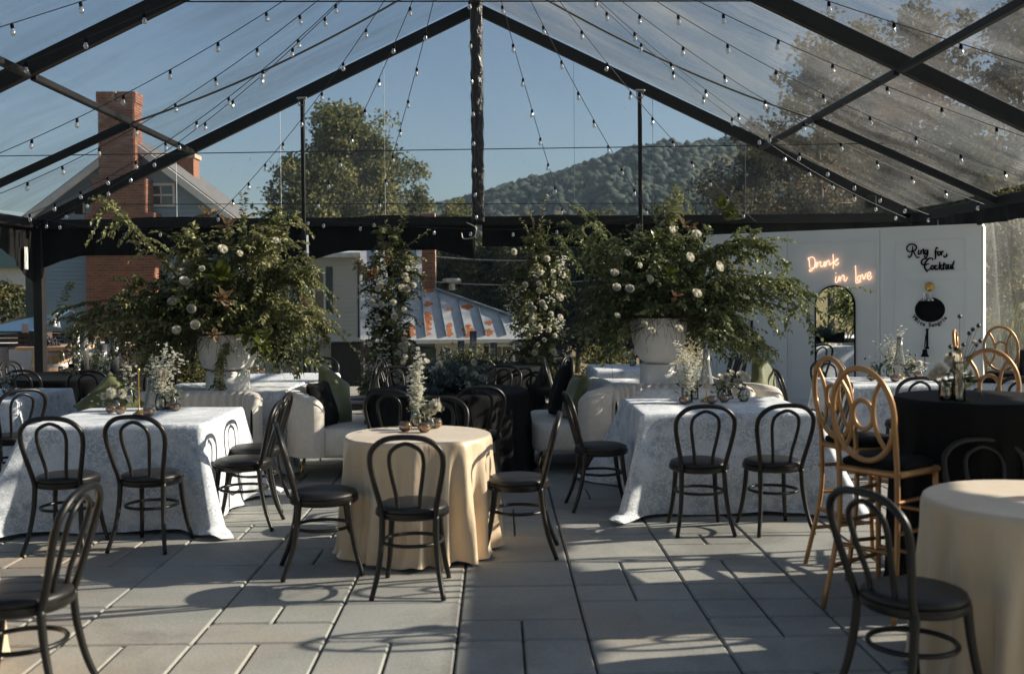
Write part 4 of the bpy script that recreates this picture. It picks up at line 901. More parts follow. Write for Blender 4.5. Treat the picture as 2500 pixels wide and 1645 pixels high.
# ================================================================== channel sofas
def sofa(x, y, rz, label, width=1.45):
    t = thing('channel_sofa', label, 'sofa', (x, y, 0), rz, 'cream channel back sofas'); w = width/2; CR = M['cream']
    q = MB(); a = np.arange(48)/48*2*math.pi; e = lambda v, p: np.sign(v)*np.abs(v)**p
    rows = []
    for z, k in ((.205, .93), (.215, .975), (.25, 1), (.40, 1), (.445, .985), (.462, .95), (.466, .85), (.468, .01)):
        rows.append(np.stack([(w-.03)*k*e(np.cos(a), .3), .02+.345*k*e(np.sin(a), .3), np.full(48, z)], 1))
    q.grid(rows, True).build('seat', CR, t, local=True)
    # plan of the back: straight run with quarter turn wings
    pl_ = smooth_path([(-w+.03, -.06, 0), (-w+.01, -.16, 0), (-w+.06, -.28, 0), (-w+.22, -.375, 0), (-w*.3, -.40, 0), (w*.3, -.40, 0), (w-.22, -.375, 0), (w-.06, -.28, 0), (w-.01, -.16, 0), (w-.03, -.06, 0)], 44)[:, :2]
    d = np.gradient(pl_, axis=0); d /= np.linalg.norm(d, axis=1)[:, None]; nn_ = np.stack([-d[:, 1], d[:, 0]], 1); s = np.concatenate([[0], np.cumsum(np.linalg.norm(np.diff(pl_, axis=0), axis=1))]); L = s[-1]
    G = []
    for i in range(len(pl_)):
        ee = min(s[i], L-s[i]); top = .80-.06*max(0, 1-ee/.3)**1.6; endr = min(1, (ee+.004)/.09)**.5; th = .055*max(.12, endr); top = top-(1-endr)*.10
        ch_ = .030*abs(math.sin(math.pi*s[i]/.085)); prof = []
        for (u, z) in ((1, .22), (1.0, .45), (1.0, top-.10), (.93, top-.045), (.6, top-.01), (0, top), (-.6, top-.01), (-.95, top-.05), (-1, top-.12), (-1, .45), (-1, .22)):
            o_ = th*u+(ch_ if u > .5 and ee > .16 else 0); prof.append((pl_[i, 0]+nn_[i, 0]*o_, pl_[i, 1]+nn_[i, 1]*o_, z))
        G.append(prof)
    # nn_ points to the inner side for this direction of travel
    MB().grid(G, False).build('backrest', CR, t, local=True)
    P = [(p[0], p[1], 0) for p in pl_]
    q = MB(); pz = [(g_[7][0], g_[7][1], g_[7][2]) for g_ in G]; q.tube(pz, .006, 5); q.build('piping', CR, t, local=True)
    for sx in (-1, 1):
        for yy, dy in ((-.26, -.05), (.27, .05)): MB().tube([(sx*(w-.16), yy, .21), (sx*(w-.11), yy+dy, 0)], [.014, .008], 8).build('leg', M['brass'], t, local=True)
    return t
sofa(-2.95, 9.27, math.pi, 'cream channel back sofa facing us behind the left printed table', 1.55)
sofa(-1.50, 10.0, -math.pi/2, 'cream sofa side-on at left of the black table, with two cushions', 1.35)
sofa(1.72, 9.60, math.pi, 'cream channel back sofa facing us behind the right printed table', 1.30)
sofa(.68, 10.25, math.pi/2, 'cream sofa side-on right of the black table, facing left', 1.35)
sofa(2.62, 10.55, -math.pi/2+.25, 'cream sofa with smooth outer back in front of the partition wall', 1.35)
def cushion(x, y, z, rot, mt, label, sx=.44, sz=.44, th=.15):
    n = 20; G = []; U = np.linspace(-1, 1, n)
    q = MB()
    for sgn in (1, -1):
        UU, VV = np.meshgrid(U, U); p = np.clip((1-UU**4)*(1-VV**4), 0, 1)**.45; pin = 1-.07*(1-UU**2)**1*0-.08*(np.abs(VV)**3*(1-UU**2))-.0
        xx = UU*sx/2*(1-.09*(1-VV**2)*np.abs(UU)**3+.0); zz = VV*sz/2*(1-.09*(1-UU**2)*np.abs(VV)**3)
        yy = sgn*th/2*p*(1+.12*np.sin(UU*4+VV*3)); q.grid(np.stack([xx, yy, zz], 2)[:, ::sgn] if sgn > 0 else np.stack([xx, yy, zz], 2)[:, ::-1])
    m4 = Matrix.Translation((x, y, z)) @ Matrix.Rotation(rot[2], 4, 'Z') @ Matrix.Rotation(rot[0], 4, 'X') @ Matrix.Rotation(rot[1], 4, 'Y')
    o = q.build('cushion', mt); o.matrix_world = m4; return tag(o, label, 'cushion', 'loose cushions on the sofas')
GV = M['green_velvet']
cushion(-3.45, 9.36, .69, (-.35, .75, .15), GV, 'olive velvet cushion at the left end of the left channel sofa', .52, .44)
cushion(-1.62, 9.62, .67, (-.25, .0, 1.35), M['black_velvet'], 'black cushion on the side-on sofa left of the black table')
cushion(-1.55, 9.92, .71, (-.32, .5, 1.25), GV, 'olive green cushion behind the black one on the left side-on sofa', .5, .5)
cushion(.74, 9.95, .67, (.25, .1, 1.75), GV, 'dark green cushion on the right side-on sofa')
cushion(.62, 10.35, .70, (.25, .2, 1.6), M['black_velvet'], 'large black cushion on the right side-on sofa', .52, .52)
cushion(2.62, 10.22, .80, (-.2, .55, 1.0), GV, 'olive cushion peeping over the sofa before the partition wall', .46, .40)

# ================================================================== urns
def urn(x, y, prof, label):
    t = thing('urn', label, 'urn', (x, y, .762), 0, 'white plaster urns')
    ft, bw = prof
    MB().lathe([(.001, 0)]+ft, 56).build('pedestal', M['urn'], t, local=True, sharp=35)
    MB().lathe(bw, 56).build('bowl', M['urn'], t, local=True, sharp=35); return t
urn(-2.66, 10.30, ([(.205, 0), (.212, .01), (.212, .165), (.205, .178), (.001, .178)], [(.13, .178), (.235, .215), (.272, .30), (.287, .40), (.287, .535), (.272, .54), (.268, .42), (.2, .3), (.001, .27)]), 'white bowl shaped urn on a drum foot, left arrangement')
urn(1.60, 10.32, ([(.185, 0), (.19, .01), (.188, .185), (.175, .205), (.001, .205)], [(.11, .205), (.185, .25), (.235, .33), (.265, .46), (.285, .62), (.285, .66), (.27, .66), (.25, .5), (.18, .35), (.001, .3)]), 'taller white flared urn on a drum foot, right arrangement')

# ================================================================== flowers and foliage
def rose_mesh(seed, n_lay=5, big=1.0):
    r = np.random.default_rng(seed); q = MB(); q.ball((0, 0, .012), .011, 8, 6, t=.25)
    for k in range(n_lay):
        m = 4+k; rad = .008+.0070*k; op = .05+.13*k; hh = .038-.0015*k
        for j in range(m):
            a = j/m*6.283+k*.9+r.normal(0, .12); G = []
            for v in np.linspace(0, 1, 5):
                row = []
                for u in np.linspace(-1, 1, 5):
                    aa = a+u*.78; rr_ = (.004+(rad-.004)*math.sin(min(1, v*1.6)*1.57))+max(0, v-.5)*op*.020; wv = .0015*math.sin(u*7+j)
                    row.append((rr_*math.cos(aa)*(1-.05*u*u), rr_*math.sin(aa)*(1-.05*u*u), v*hh*(1-.18*u*u)-max(0, v-.75)*op*.030+wv*v))
                G.append(row)
            q.grid(G, t=float(np.clip(.35+.12*k+r.normal(0, .06), 0, 1)))
    return q.mesh('rose', M['rose'])
def puff_mesh(seed):           # dahlia: many narrow petals
    r = np.random.default_rng(seed); q = MB(); n = 150; i = np.arange(n); ph = np.arccos(1-1.55*(i+.5)/n); a = i*2.39996
    D = np.stack([np.sin(ph)*np.cos(a), np.sin(ph)*np.sin(a), np.cos(ph)], 1); U = np.stack([-np.cos(ph)*np.cos(a), -np.cos(ph)*np.sin(a), np.sin(ph)], 1)
    q.leaves(D*.012, D, U, .028*(1+.15*r.normal(0, 1, n)), .012, np.clip(r.normal(.6, .2, n), 0, 1), .3, -.1); return q.mesh('dahlia', M['rose'], False)
ROSE = [rose_mesh(k) for k in (1, 2, 3)]; PUFF = [puff_mesh(k) for k in (4, 5)]
def bloom(par, p, d, s, kind=None, name=None):
    me = random.choice(ROSE if kind != 'puff' else PUFF); q = Vector(d).to_track_quat('Z', 'Y').to_euler(); q.rotate_axis('Z', random.random()*6)
    s = s*.62 if kind != 'puff' else s*.58
    return inst(name or ('rose' if kind != 'puff' else 'dahlia'), me, par, p, q, (s, s, s))
def sprays(q, st, r, origin, count, dirf, lenf, leaf=.036, wid=.017, gap=.020, droop=.55, start=.05, tint=(.5, .2), twigs=3, cluster=1, keep=None):
    """arching leafy branches; alternate leaflets, hanging side twigs"""
    Ps, Ds, Us, Ls, Ts = [], [], [], [], []
    for b in range(count):
        d = np.array(dirf(b)); d /= np.linalg.norm(d); L = lenf(b, d); n = max(6, int(L/gap)); tt = np.linspace(0, 1, n)
        side = np.cross(d, (0, 0, 1.0)); side /= np.linalg.norm(side)+1e-9; wob = r.normal(0, .10)
        C = origin+r.normal(0, .05, 3)+d*(L*tt)[:, None]+side*(wob*L*np.sin(tt*3))[:, None]; C[:, 2] -= droop*L*tt**2.2*(.5+.5*math.hypot(d[0], d[1]))
        st.tube(C[::4], np.linspace(.006, .0015, len(C[::4])), 4, cap=False); base_t = np.clip(r.normal(tint[0], tint[1]), 0, 1)
        runs = [(C, start)]
        for k in range(twigs):
            i0 = int(n*r.uniform(.25, .95)); dd = d*.5+r.normal(0, .55, 3); dd[2] -= .35; l2 = L*r.uniform(.12, .3); m = max(5, int(l2/gap)); t2 = np.linspace(0, 1, m)
            T_ = C[i0]+dd*(l2*t2)[:, None]; T_[:, 2] -= .5*l2*t2**2; runs.append((T_, 0)); st.tube(T_[::3] if m > 6 else T_, .0015, 3, cap=False)
        for T_, s0 in runs:
            k0 = int(len(T_)*s0); T_ = T_[k0:]; m = len(T_)
            if m < 3: continue
            tg = np.gradient(T_, axis=0); tg /= np.linalg.norm(tg, axis=1)[:, None]+1e-9
            sd_ = np.cross(tg, (0, 0, 1.0)); sd_ /= np.linalg.norm(sd_, axis=1)[:, None]+1e-9; al = np.where(np.arange(m) % 2, 1, -1)[:, None]
            for c_ in range(cluster):
                D = tg*.6+sd_*al*(.8 if c_ == 0 else -.8)+r.normal(0, .28, (m, 3)); D[:, 2] -= .25
                U = r.normal(0, .5, (m, 3)); U[:, 2] += 1
                Ps.append(T_+r.normal(0, .004, (m, 3))); Ds.append(D); Us.append(U); Ls.append(leaf*r.uniform(.65, 1.25, m)); Ts.append(np.clip(base_t+r.normal(0, .13, m), 0, 1))
    P = np.concatenate(Ps); Lf = np.concatenate(Ls); D_ = np.concatenate(Ds); U_ = np.concatenate(Us); T_ = np.concatenate(Ts)
    if keep is not None: k_ = keep(P); P, Lf, D_, U_, T_ = P[k_], Lf[k_], D_[k_], U_[k_], T_[k_]
    q.leaves(P, D_, U_, Lf, Lf*wid/leaf, T_); return q
def big_leaf(mt_name, L, W, seed):
    q = MB(); G = []; r = random.Random(seed)
    for v in np.linspace(0, 1, 9):
        w_ = W/2*(math.sin(math.pi*min(1, v*.95+.03))**.75)*(1 if v < 1 else 0); row = []
        for u in np.linspace(-1, 1, 5): row.append((u*w_, v*L, .10*W*abs(u)*2-.18*L*v*v+.01*math.sin(v*9+u*3)))
        G.append(row)
    return q.grid(G, t=.5).mesh('magnolia_leaf', M[mt_name])
MG = [big_leaf('magnolia_green', .17, .075, 1), big_leaf('magnolia_green', .20, .085, 2)]; MBn = [big_leaf('magnolia_brown', .17, .075, 3), big_leaf('magnolia_brown', .14, .06, 4)]; DL = [big_leaf('dry_leaf', .08, .045, 5)]
def whorl(par, c, d, pool, n, rs, sc=1.0, name='magnolia_leaf'):
    d = Vector(d).normalized(); qd = d.to_track_quat('Z', 'Y')
    for k in range(n):
        a = k/n*6.283+rs.random()*.4; tilt = rs.uniform(.35, 1.15); v = qd @ Vector((math.cos(a)*math.sin(tilt), math.sin(a)*math.sin(tilt), math.cos(tilt)))
        inst(name, rs.choice(pool), par, c, v.to_track_quat('Y', 'Z').to_euler(), (sc*rs.uniform(.8, 1.1),)*3)
def arrangement(x, y, z, label, seed, ext, roses, mags, leafmat_, n1, extra=()):
    r = np.random.default_rng(seed); rs = random.Random(seed); t = thing('flower_arrangement', label, 'flowers', (x, y, z), 0, 'giant flower arrangements in the urns')
    el, er, eu, ey = ext; q = MB(); st = MB(); O = np.zeros(3)
    def df(b):
        a = r.uniform(0, 2*math.pi); fr_ = max(0, -math.sin(a)); lo_ = -.12+.75*fr_**2*(1-abs(math.cos(a))); ph = math.acos(lo_+(1-lo_)*r.random()**.72); return (math.sin(ph)*math.cos(a), math.sin(ph)*math.sin(a), math.cos(ph))
    def lf(b, d):
        ex = er if d[0] > 0 else el; k = 1/math.sqrt((d[0]/ex)**2+(d[1]/ey)**2+(max(d[2], 0)/eu)**2+(min(d[2], 0)/.55)**2); return k*r.uniform(.62, 1.04)
    kp = lambda P: ~((P[:, 2] < .08-.1*np.abs(P[:, 0])) & (np.abs(P[:, 0]) < .36) & (P[:, 1] < .2)) & ~((P[:, 2] < -.42))
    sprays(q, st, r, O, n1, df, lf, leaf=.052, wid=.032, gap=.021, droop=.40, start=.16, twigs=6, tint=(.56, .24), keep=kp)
    def df2(b):                                                    # dense core
        a = r.uniform(0, 2*math.pi); ph = math.acos(r.uniform(.0, 1)); return (math.sin(ph)*math.cos(a), math.sin(ph)*math.sin(a), math.cos(ph))
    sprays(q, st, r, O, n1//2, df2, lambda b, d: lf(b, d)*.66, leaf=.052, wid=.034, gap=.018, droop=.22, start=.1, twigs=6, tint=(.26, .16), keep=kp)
    for (ox, oy, oz), d, L, dr, n in extra:                        # the long arching limbs one can pick out
        sprays(q, st, r, np.array((ox, oy, oz)), n, lambda b, d=d: np.array(d)+r.normal(0, .07, 3), lambda b, dd, L=L: L*r.uniform(.85, 1.05), leaf=.054, wid=.031, gap=.018, droop=dr, start=.2, twigs=8, tint=(.78, .14), cluster=2, keep=kp if d[2] > -.2 else None)
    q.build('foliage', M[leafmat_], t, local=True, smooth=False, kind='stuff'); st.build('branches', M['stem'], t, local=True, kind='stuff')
    for (px, py, s) in roses:
        p = atY(px*1.0504, py*1.0504, y-.66-.22*rs.random()); l = p-Vector((x, y, z)); d = Vector((l.x*.5+rs.uniform(.1, .8), -1, .3+rs.uniform(0, .5))); bloom(t, l, d, s)
        tag(t, None, None)
    for (px, py, kind, n, sc, dep) in mags:
        p = atY(px*1.0504, py*1.0504, y-dep); l = p-Vector((x, y, z)); d = (l.x*.5, -.8, l.z*.6+.2)
        whorl(t, l, d, MG if kind == 'g' else (MBn if kind == 'b' else DL), n, rs, sc, 'magnolia_leaf' if kind != 'd' else 'dry_leaf')
    return t
arrangement(-2.66, 10.30, 1.30, 'wild spreading arrangement of olive branches, magnolia and white roses in the left urn', 5, (1.05, .95, 1.35, .8),
    [(516, 582, 1.8), (428, 657, 1.9), (401, 704, 1.8), (443, 719, 1.7), (411, 769, 1.7), (455, 757, 1.8), (604, 790, 1.5), (556, 590, 1.2), (470, 625, 1.1), (640, 560, 1.2)],
    [(485, 505, 'b', 7, 1.0, .3), (530, 530, 'b', 6, .9, .45), (520, 655, 'g', 9, 1.25, .75), (520, 700, 'b', 9, 1.1, .8), (575, 775, 'g', 6, .9, .8), (610, 800, 'g', 7, .9, .7), (705, 705, 'b', 3, .9, .7), (500, 780, 'b', 5, .8, .7)],
    'leaf_a', 300, [((-.3, -.1, .35), (-.75, -.2, .95), 1.35, .05, 2), ((.2, -.1, .5), (.5, -.1, 1), .95, .25, 5), ((.1, 0, .5), (.1, -.1, 1), .95, -.05, 1), ((-.2, -.1, .1), (-1, -.35, .42), 1.30, .36, 7), ((.2, -.2, .2), (1, -.3, .45), 1.0, .52, 6), ((.2, -.1, .3), (.75, -.4, .8), 1.15, .45, 9), ((-.2, -.2, .3), (-.7, -.6, .5), .9, .5, 6), ((.1, -.2, .5), (.45, -.3, 1), .8, .4, 6), ((-.1, -.1, .5), (-.4, -.3, 1), .75, .4, 6), ((0, -.25, -.05), (.1, -1, -.3), .5, .9, 2)])
arrangement(1.60, 10.32, 1.42, 'wide spreading arrangement of green branches and white roses in the right urn', 6, (.86, 1.12, 1.26, .8),
    [(1668, 622, 2.0), (1617, 547, 1.8), (1600, 600, 1.9), (1617, 685, 1.9), (1432, 670, 1.6), (1463, 674, 1.7), (1428, 637, 1.6), (1508, 650, 1.5), (1456, 590, 1.4), (1497, 755, 1.3), (1513, 771, 1.5), (1576, 766, 1.6), (1433, 735, 1.2), (1560, 537, 1.4), (1485, 617, 1.1)],
    [(1680, 490, 'g', 8, 1.1, .25), (1690, 515, 'g', 6, .9, .3), (1590, 525, 'b', 3, .7, .5), (1570, 690, 'd', 3, 1.0, .8), (1610, 530, 'd', 2, 1.0, .5), (1520, 560, 'g', 4, .7, .6), (1560, 640, 'g', 5, .8, .8)],
    'leaf_b', 330, [((.3, -.1, .2), (1, -.3, .55), 1.25, .45, 9), ((.2, -.1, .4), (.85, -.3, .9), 1.2, .55, 8), ((-.2, -.1, .4), (-.95, -.2, .85), 1.2, .25, 2), ((-.2, 0, .4), (-.8, 0, 1), 1.0, .2, 3), ((0, 0, .5), (.05, -.1, 1), .75, .0, 4), ((.25, -.2, 0), (.8, -.4, .2), .8, .8, 6)])
# flower columns standing before the gable
def flower_column(x, y, h, wdt, label, seed, roses, top, mags=()):
    r = np.random.default_rng(seed); rs = random.Random(seed); t = thing('flower_column', label, 'flower column', (x, y, 0), 0, 'flower columns in front of the gable')
    q = MB(); st = MB(); MB().tube([(0, 0, 0), (0, 0, h*.9)], .03, 8).build('pole', M['black_metal'], t, local=True)
    for k in range(250):
        zz = h*.97*((k+.5)/250); a = r.uniform(0, 6.28); w_ = wdt*(.8+.35*math.sin(zz*4+seed)*.5)*(1 if zz < h*.8 else max(.35, (h-zz)/(h*.2)))
        sprays(q, st, r, np.array((.02*math.cos(a), .02*math.sin(a), zz)), 1, lambda b: (math.cos(a), math.sin(a), r.uniform(.1, .9)), lambda b, d: w_*r.uniform(.6, 1.25), leaf=.048, wid=.028, gap=.017, droop=.5, start=.1, twigs=5, tint=(.62, .22), cluster=2)  # leaf tint raised so the column looks more sunlit
    for d, L in top: sprays(q, st, r, np.array((0, 0, h*.88)), 1, lambda b: d, lambda b, dd: L, leaf=.07, wid=.024, gap=.03, droop=.05, start=.2, twigs=0, tint=(.75, .1), cluster=2)
    q.build('foliage', M['leaf_a'], t, local=True, smooth=False, kind='stuff'); st.build('branches', M['stem'], t, local=True, kind='stuff')
    sb = MB(); nn = 0                                              # small filler blooms in loose bunches
    for k in range(26):
        zc_ = r.uniform(.3, h*.85); ac = r.uniform(-2.9, -.2); m_ = 16; C = np.array((math.cos(ac)*wdt*.85, math.sin(ac)*wdt*.85, zc_))+r.normal(0, .05, (m_, 3))
        for j in range(5):
            a5 = j/5*6.283+r.random(m_)*6; D = np.stack([np.cos(a5), np.sin(a5)-.3, r.normal(.3, .3, m_)], 1); U = r.normal(0, .4, (m_, 3)); U[:, 1] -= 1
            sb.leaves(C, D, U, .022, .018, np.clip(r.normal(.7, .2, m_), 0, 1))
    sb.build('filler_blooms', M['blossom'], t, local=True, smooth=False, kind='stuff')
    for (px, py, s) in roses:
        p = atY(px*1.0504, py*1.0504, y-.42); bloom(t, p-Vector((x, y, 0)), ((p.x-x)+.4, -1, .4), s*1.15, 'puff' if rs.random() < .4 else None)
    for (px, py, kind, n, sc) in mags:
        p = atY(px*1.0504, py*1.0504, y-.3); whorl(t, p-Vector((x, y, 0)), (-.5, -.8, .2), MBn if kind == 'b' else DL, n, rs, sc)
    return t
flower_column(atY(952, 700, 14.0).x, 14.0, 2.62, .42, 'flower column left of the king post, with brown magnolia leaves at its left shoulder', 31,
    [(912, 681, 1.5), (905, 703, 1.8), (926, 662, 1.5), (965, 692, 1.9), (978, 694, 1.9), (993, 690, 1.5), (960, 728, 1.7), (930, 740, 1.5), (948, 728, 1.7), (950, 757, 1.8), (969, 745, 1.5), (915, 750, 1.3), (978, 660, 1.5), (975, 640, 1.4), (977, 655, 1.2), (972, 808, 1.5), (965, 822, 1.5), (975, 835, 1.5), (960, 845, 1.4), (973, 858, 1.4), (966, 800, 1.3), (982, 815, 1.2), (965, 880, 1.6), (985, 890, 1.4), (975, 905, 1.5), (905, 885, 1.4), (915, 720, 1.1), (985, 870, 1.3), (955, 900, 1.3)] if False else
    [(878, 671, 1.5), (865, 703, 1.8), (886, 662, 1.4), (932, 671, 1.9), (946, 671, 1.9), (962, 663, 1.5), (915, 703, 1.8), (886, 707, 1.3), (917, 735, 1.9), (938, 722, 1.5), (876, 735, 1.1), (943, 640, 1.5), (946, 625, 1.3), (944, 650, 1.4), (938, 790, 1.5), (930, 805, 1.5), (942, 812, 1.5), (928, 820, 1.4), (940, 830, 1.4), (935, 842, 1.4), (945, 800, 1.2), (860, 800, 1.3), (905, 850, 1.2), (930, 870, 1.6), (945, 880, 1.5), (922, 885, 1.4), (935, 895, 1.4), (870, 690, 1.2)],
    [((.15, -.2, 1), .45), ((.55, -.2, 1), .6), ((-.3, -.1, 1), .35), ((.8, -.2, .6), .5), ((.3, 0, .8), .5), ((-.1, -.1, .7), .3)], [(838, 615, 'b', 8, .95), (850, 632, 'b', 5, .8), (870, 640, 'd', 5, 1.5), (905, 600, 'd', 3, 1.2)])
flower_column(atY(1312, 700, 14.0).x, 14.0, 2.58, .45, 'flower column right of the king post, dotted with white roses', 32,
    [(1195, 585, 1.7), (1272, 601, 1.7), (1256, 633, 1.8), (1284, 634, 1.5), (1305, 640, 1.7), (1251, 662, 1.5), (1288, 659, 1.6), (1251, 677, 1.5), (1299, 692, 1.9), (1232, 708, 1.3), (1258, 706, 1.7), (1233, 727, 1.5), (1281, 729, 1.4), (1237, 743, 1.6), (1300, 739, 1.6), (1256, 762, 1.4), (1276, 766, 1.5), (1220, 663, 1.4), (1265, 715, 1.3), (1240, 718, 1.2), (1285, 820, 1.6), (1243, 820, 1.5), (1265, 790, 1.3), (1290, 780, 1.3), (1235, 770, 1.2), (1250, 800, 1.2)],
    [((.1, -.2, 1), .75), ((-.55, -.2, 1), .62), ((.25, -.1, 1), .5), ((-.2, 0, 1), .4)])

# ---- small table pieces
def flower_stems(x, y, z, label, seed, blooms=(), sprs=(), leaves_=8, cat='flowers', group='cut flowers on the tables', lm='leaf_a', berries=()):
    """blooms: (dx, dy, dz, scale, kind)   sprs: (dx, dy, dz, n) tall spikes set with small blossoms"""
    r = np.random.default_rng(seed); t = thing('cut_flowers', label, cat, (x, y, z), 0, group); st = MB(); lv = MB(); bl = MB(); any_bl = False
    for (dx, dy, dz, s, k) in blooms:
        st.tube(smooth_path([(0, 0, .02), (dx*.35, dy*.35, dz*.6), (dx, dy, dz-.005)], 4), .0022, 5); bloom(t, (dx, dy, dz), (dx*3+.2, dy*3-.5, .7), s, k)
    for (dx, dy, dz, n) in sprs:
        P = smooth_path([(0, 0, .02), (dx*.3, dy*.3, dz*.5), (dx, dy, dz)], 12); st.tube(P, .002, 4); any_bl = True
        k = int(len(P)*.35); C = P[k+r.integers(0, len(P)-k, n)]+r.normal(0, .022, (n, 3)); C[:, 2] += 0
        for j in range(5):
            a = j/5*6.283+r.random(n)*6; D = np.stack([np.cos(a), np.sin(a), r.normal(.3, .3, n)], 1); U = r.normal(0, .4, (n, 3)); U[:, 2] += 1
            bl.leaves(C, D, U, .016, .013, np.clip(r.normal(.7, .2, n), 0, 1))
    n = leaves_; C = r.normal(0, .035, (n, 3)); C[:, 2] = np.abs(r.normal(.12, .05, n)); D = r.normal(0, 1, (n, 3)); U = r.normal(0, 1, (n, 3)); lv.leaves(C, D, U, .05, .024, r.random(n))
    st.build('stems', M['stem'], t, local=True); lv.build('leaves', M[lm], t, local=True, smooth=False)
    if any_bl: bl.build('blossoms', M['blossom'], t, local=True, smooth=False)
    for (dx, dy, dz) in berries:
        st2 = MB().tube(smooth_path([(0, 0, .02), (dx*.4, dy*.4, dz*.6), (dx, dy, dz)], 4), .0015, 4); st2.build('stem', M['stem'], t, local=True); MB().ball((dx, dy, dz), .012, 8, 6).build('seed_head', M['grape'], t, local=True)
    return t
amber_me = {}
def amber(x, y, z, label, s=1.0):
    t = thing('amber_votive', label, 'candle holder', (x, y, z), 0, 'amber glass candle holders')
    if 'g' not in amber_me:
        amber_me['g'] = MB().lathe([(.001, .001), (.022, .002), (.036, .016), (.040, .032), (.034, .048), (.026, .056), (.0245, .055), (.032, .046), (.037, .032), (.033, .017), (.02, .006), (.001, .005)], 20).mesh('cup', M['amber']); amber_me['c'] = MB().lathe([(.001, .006), (.019, .007), (.019, .022), (.001, .023)], 12).mesh('wax', M['brass_wax'])
    inst('cup', amber_me['g'], t, sc=(s,)*3); inst('wax', amber_me['c'], t, sc=(s,)*3); return t
VP = {'bottle': [(.001, .002), (.028, .003), (.034, .02), (.034, .055), (.026, .085), (.012, .11), (.011, .15), (.015, .16)],
      'tube': [(.001, .002), (.030, .003), (.032, .01), (.032, .20), (.033, .215)], 'tumbler': [(.001, .004), (.036, .005), (.040, .03), (.041, .10), (.043, .105)],
      'globe': [(.001, .002), (.03, .004), (.046, .03), (.045, .06), (.026, .085), (.022, .10)], 'trumpet': [(.001, .002), (.035, .004), (.030, .02), (.012, .06), (.012, .10), (.032, .19), (.038, .21)]}
def vase(x, y, z, kind, label, s=1.0, wt=.5):
    t = thing('glass_vase', label, 'vase', (x, y, z), 0, 'small glass vases'); p = VP[kind]; q = MB(); inner = [(max(r_-.003, .001), zz+.002) for r_, zz in p[::-1]]
    q.lathe([(r_*s, zz*s) for r_, zz in p+inner], 24); q.build('glass', M['glass'], t, local=True); h = p[-1][1]*wt
    wp = [(max(r_-.004, .001)*s, (zz+.003)*s) for r_, zz in p if zz < h]; wp.append((wp[-1][0], h*s)); wp.append((.001, h*s+.0005)); MB().lathe(wp, 20).build('water', M['water'], t, local=True); return t
def candlestick(x, y, z, label, h=.34, chimney=False):
    t = thing('candlestick', label, 'candlestick', (x, y, z), 0, 'brass candlesticks')
    MB().lathe([(.001, 0), (.052, 0), (.050, .008), (.030, .022), (.010, .034), (.005, .045), (.005, h*.9), (.010, h*.93), (.012, h), (.001, h)], 24).build('stand', M['brass'], t, local=True)
    if chimney: MB().lathe([(.060, h*.42), (.030, h*.85), (.026, h*1.2), (.024, h*1.2), (.028, h*.85), (.058, h*.42)], 28).build('glass_chimney', M['ribbed'], t, local=True)
    return t
def ribbed(x, y, z, h, label, r_=.045):
    q = MB(); a = np.arange(80)/80*2*math.pi; rr_ = r_*(1+.045*np.cos(a*20)); G = [np.stack([rr_*k*np.cos(a), rr_*k*np.sin(a), np.full(80, zz)], 1) for k, zz in ((.02, .004), (1, .004), (1, h), (.9, h), (.9, .012))]
    o = q.grid(G, True).build('ribbed_cylinder', M['ribbed']); o.location = (x, y, z); return tag(o, label, 'glass cylinder', 'tall ribbed glass cylinders')
def cone_glass(x, y, z, h, r0_, r1_, label):
    q = MB(); a = np.arange(48)/48*2*math.pi; f_ = 1+.03*np.cos(a*16); o = q.grid([np.stack([r_*f_*np.cos(a), r_*f_*np.sin(a), np.full(48, zz)], 1) for r_, zz in ((r0_, 0), (r0_*.8, h*.35), (r1_*1.2, h*.8), (r1_, h), (r1_*.94, h), (r0_*.95, .002))], True).build('cone_glass', M['ribbed']); o.location = (x, y, z)
    return tag(o, label, 'glass cone', 'glass cone shades')
M['brass_wax'] = simple('wax', (.5, .36, .16), (.6, .45, .2), .5, 9, b=0)
ZT = .762
def on(px, py, z=ZT): p = atZ(px, py, z); return p.x, p.y
# front left table
x, y = on(340, 1012); candlestick(x, y, ZT, 'brass candlestick standing in the middle of the front left printed table', .36)
x, y = on(283, 1004); vase(x, y, ZT, 'globe', 'round clear vase with fluffy white blooms at left of the brass candlestick'); flower_stems(x, y, ZT, 'fluffy white dahlias low in the vase left of the brass candlestick', 1, [(-.02, -.03, .15, 2.0, 'puff'), (.05, 0, .14, 1.8, 'puff'), (-.09, .0, .12, 1.5, 'puff'), (.10, .02, .10, 1.2, 'puff')], [(-.18, 0, .09, 20)], 16)
x, y = on(318, 985); vase(x, y, ZT, 'bottle', 'clear bottle vase with greenery behind the brass candlestick', 1.1); flower_stems(x, y, ZT, 'leafy green sprig with pale buds behind the brass candlestick', 2, [(.0, 0, .30, .9, 'puff'), (-.04, 0, .26, .8, 'puff')], [(.02, 0, .34, 26), (-.06, 0, .30, 20)], 60)
x, y = on(392, 1000); vase(x, y, ZT, 'bottle', 'clear bottle vase with tall white blossom spikes on the front left table', 1.3); flower_stems(x, y, ZT, 'tall branching white blossom spikes on the front left table', 3, [], [(-.05, 0, .42, 110), (.05, 0, .50, 110), (.13, 0, .45, 90), (.0, -.02, .38, 90), (-.10, 0, .33, 60), (.19, 0, .40, 50)], 22)
x, y = on(424, 999); vase(x, y, ZT, 'bottle', 'slim bud vase by the pair of amber candle cups', .9); flower_stems(x, y, ZT, 'small green sprig at the right of the white blossom spikes', 4, [(.01, 0, .15, .8, 'puff')], [], 26)
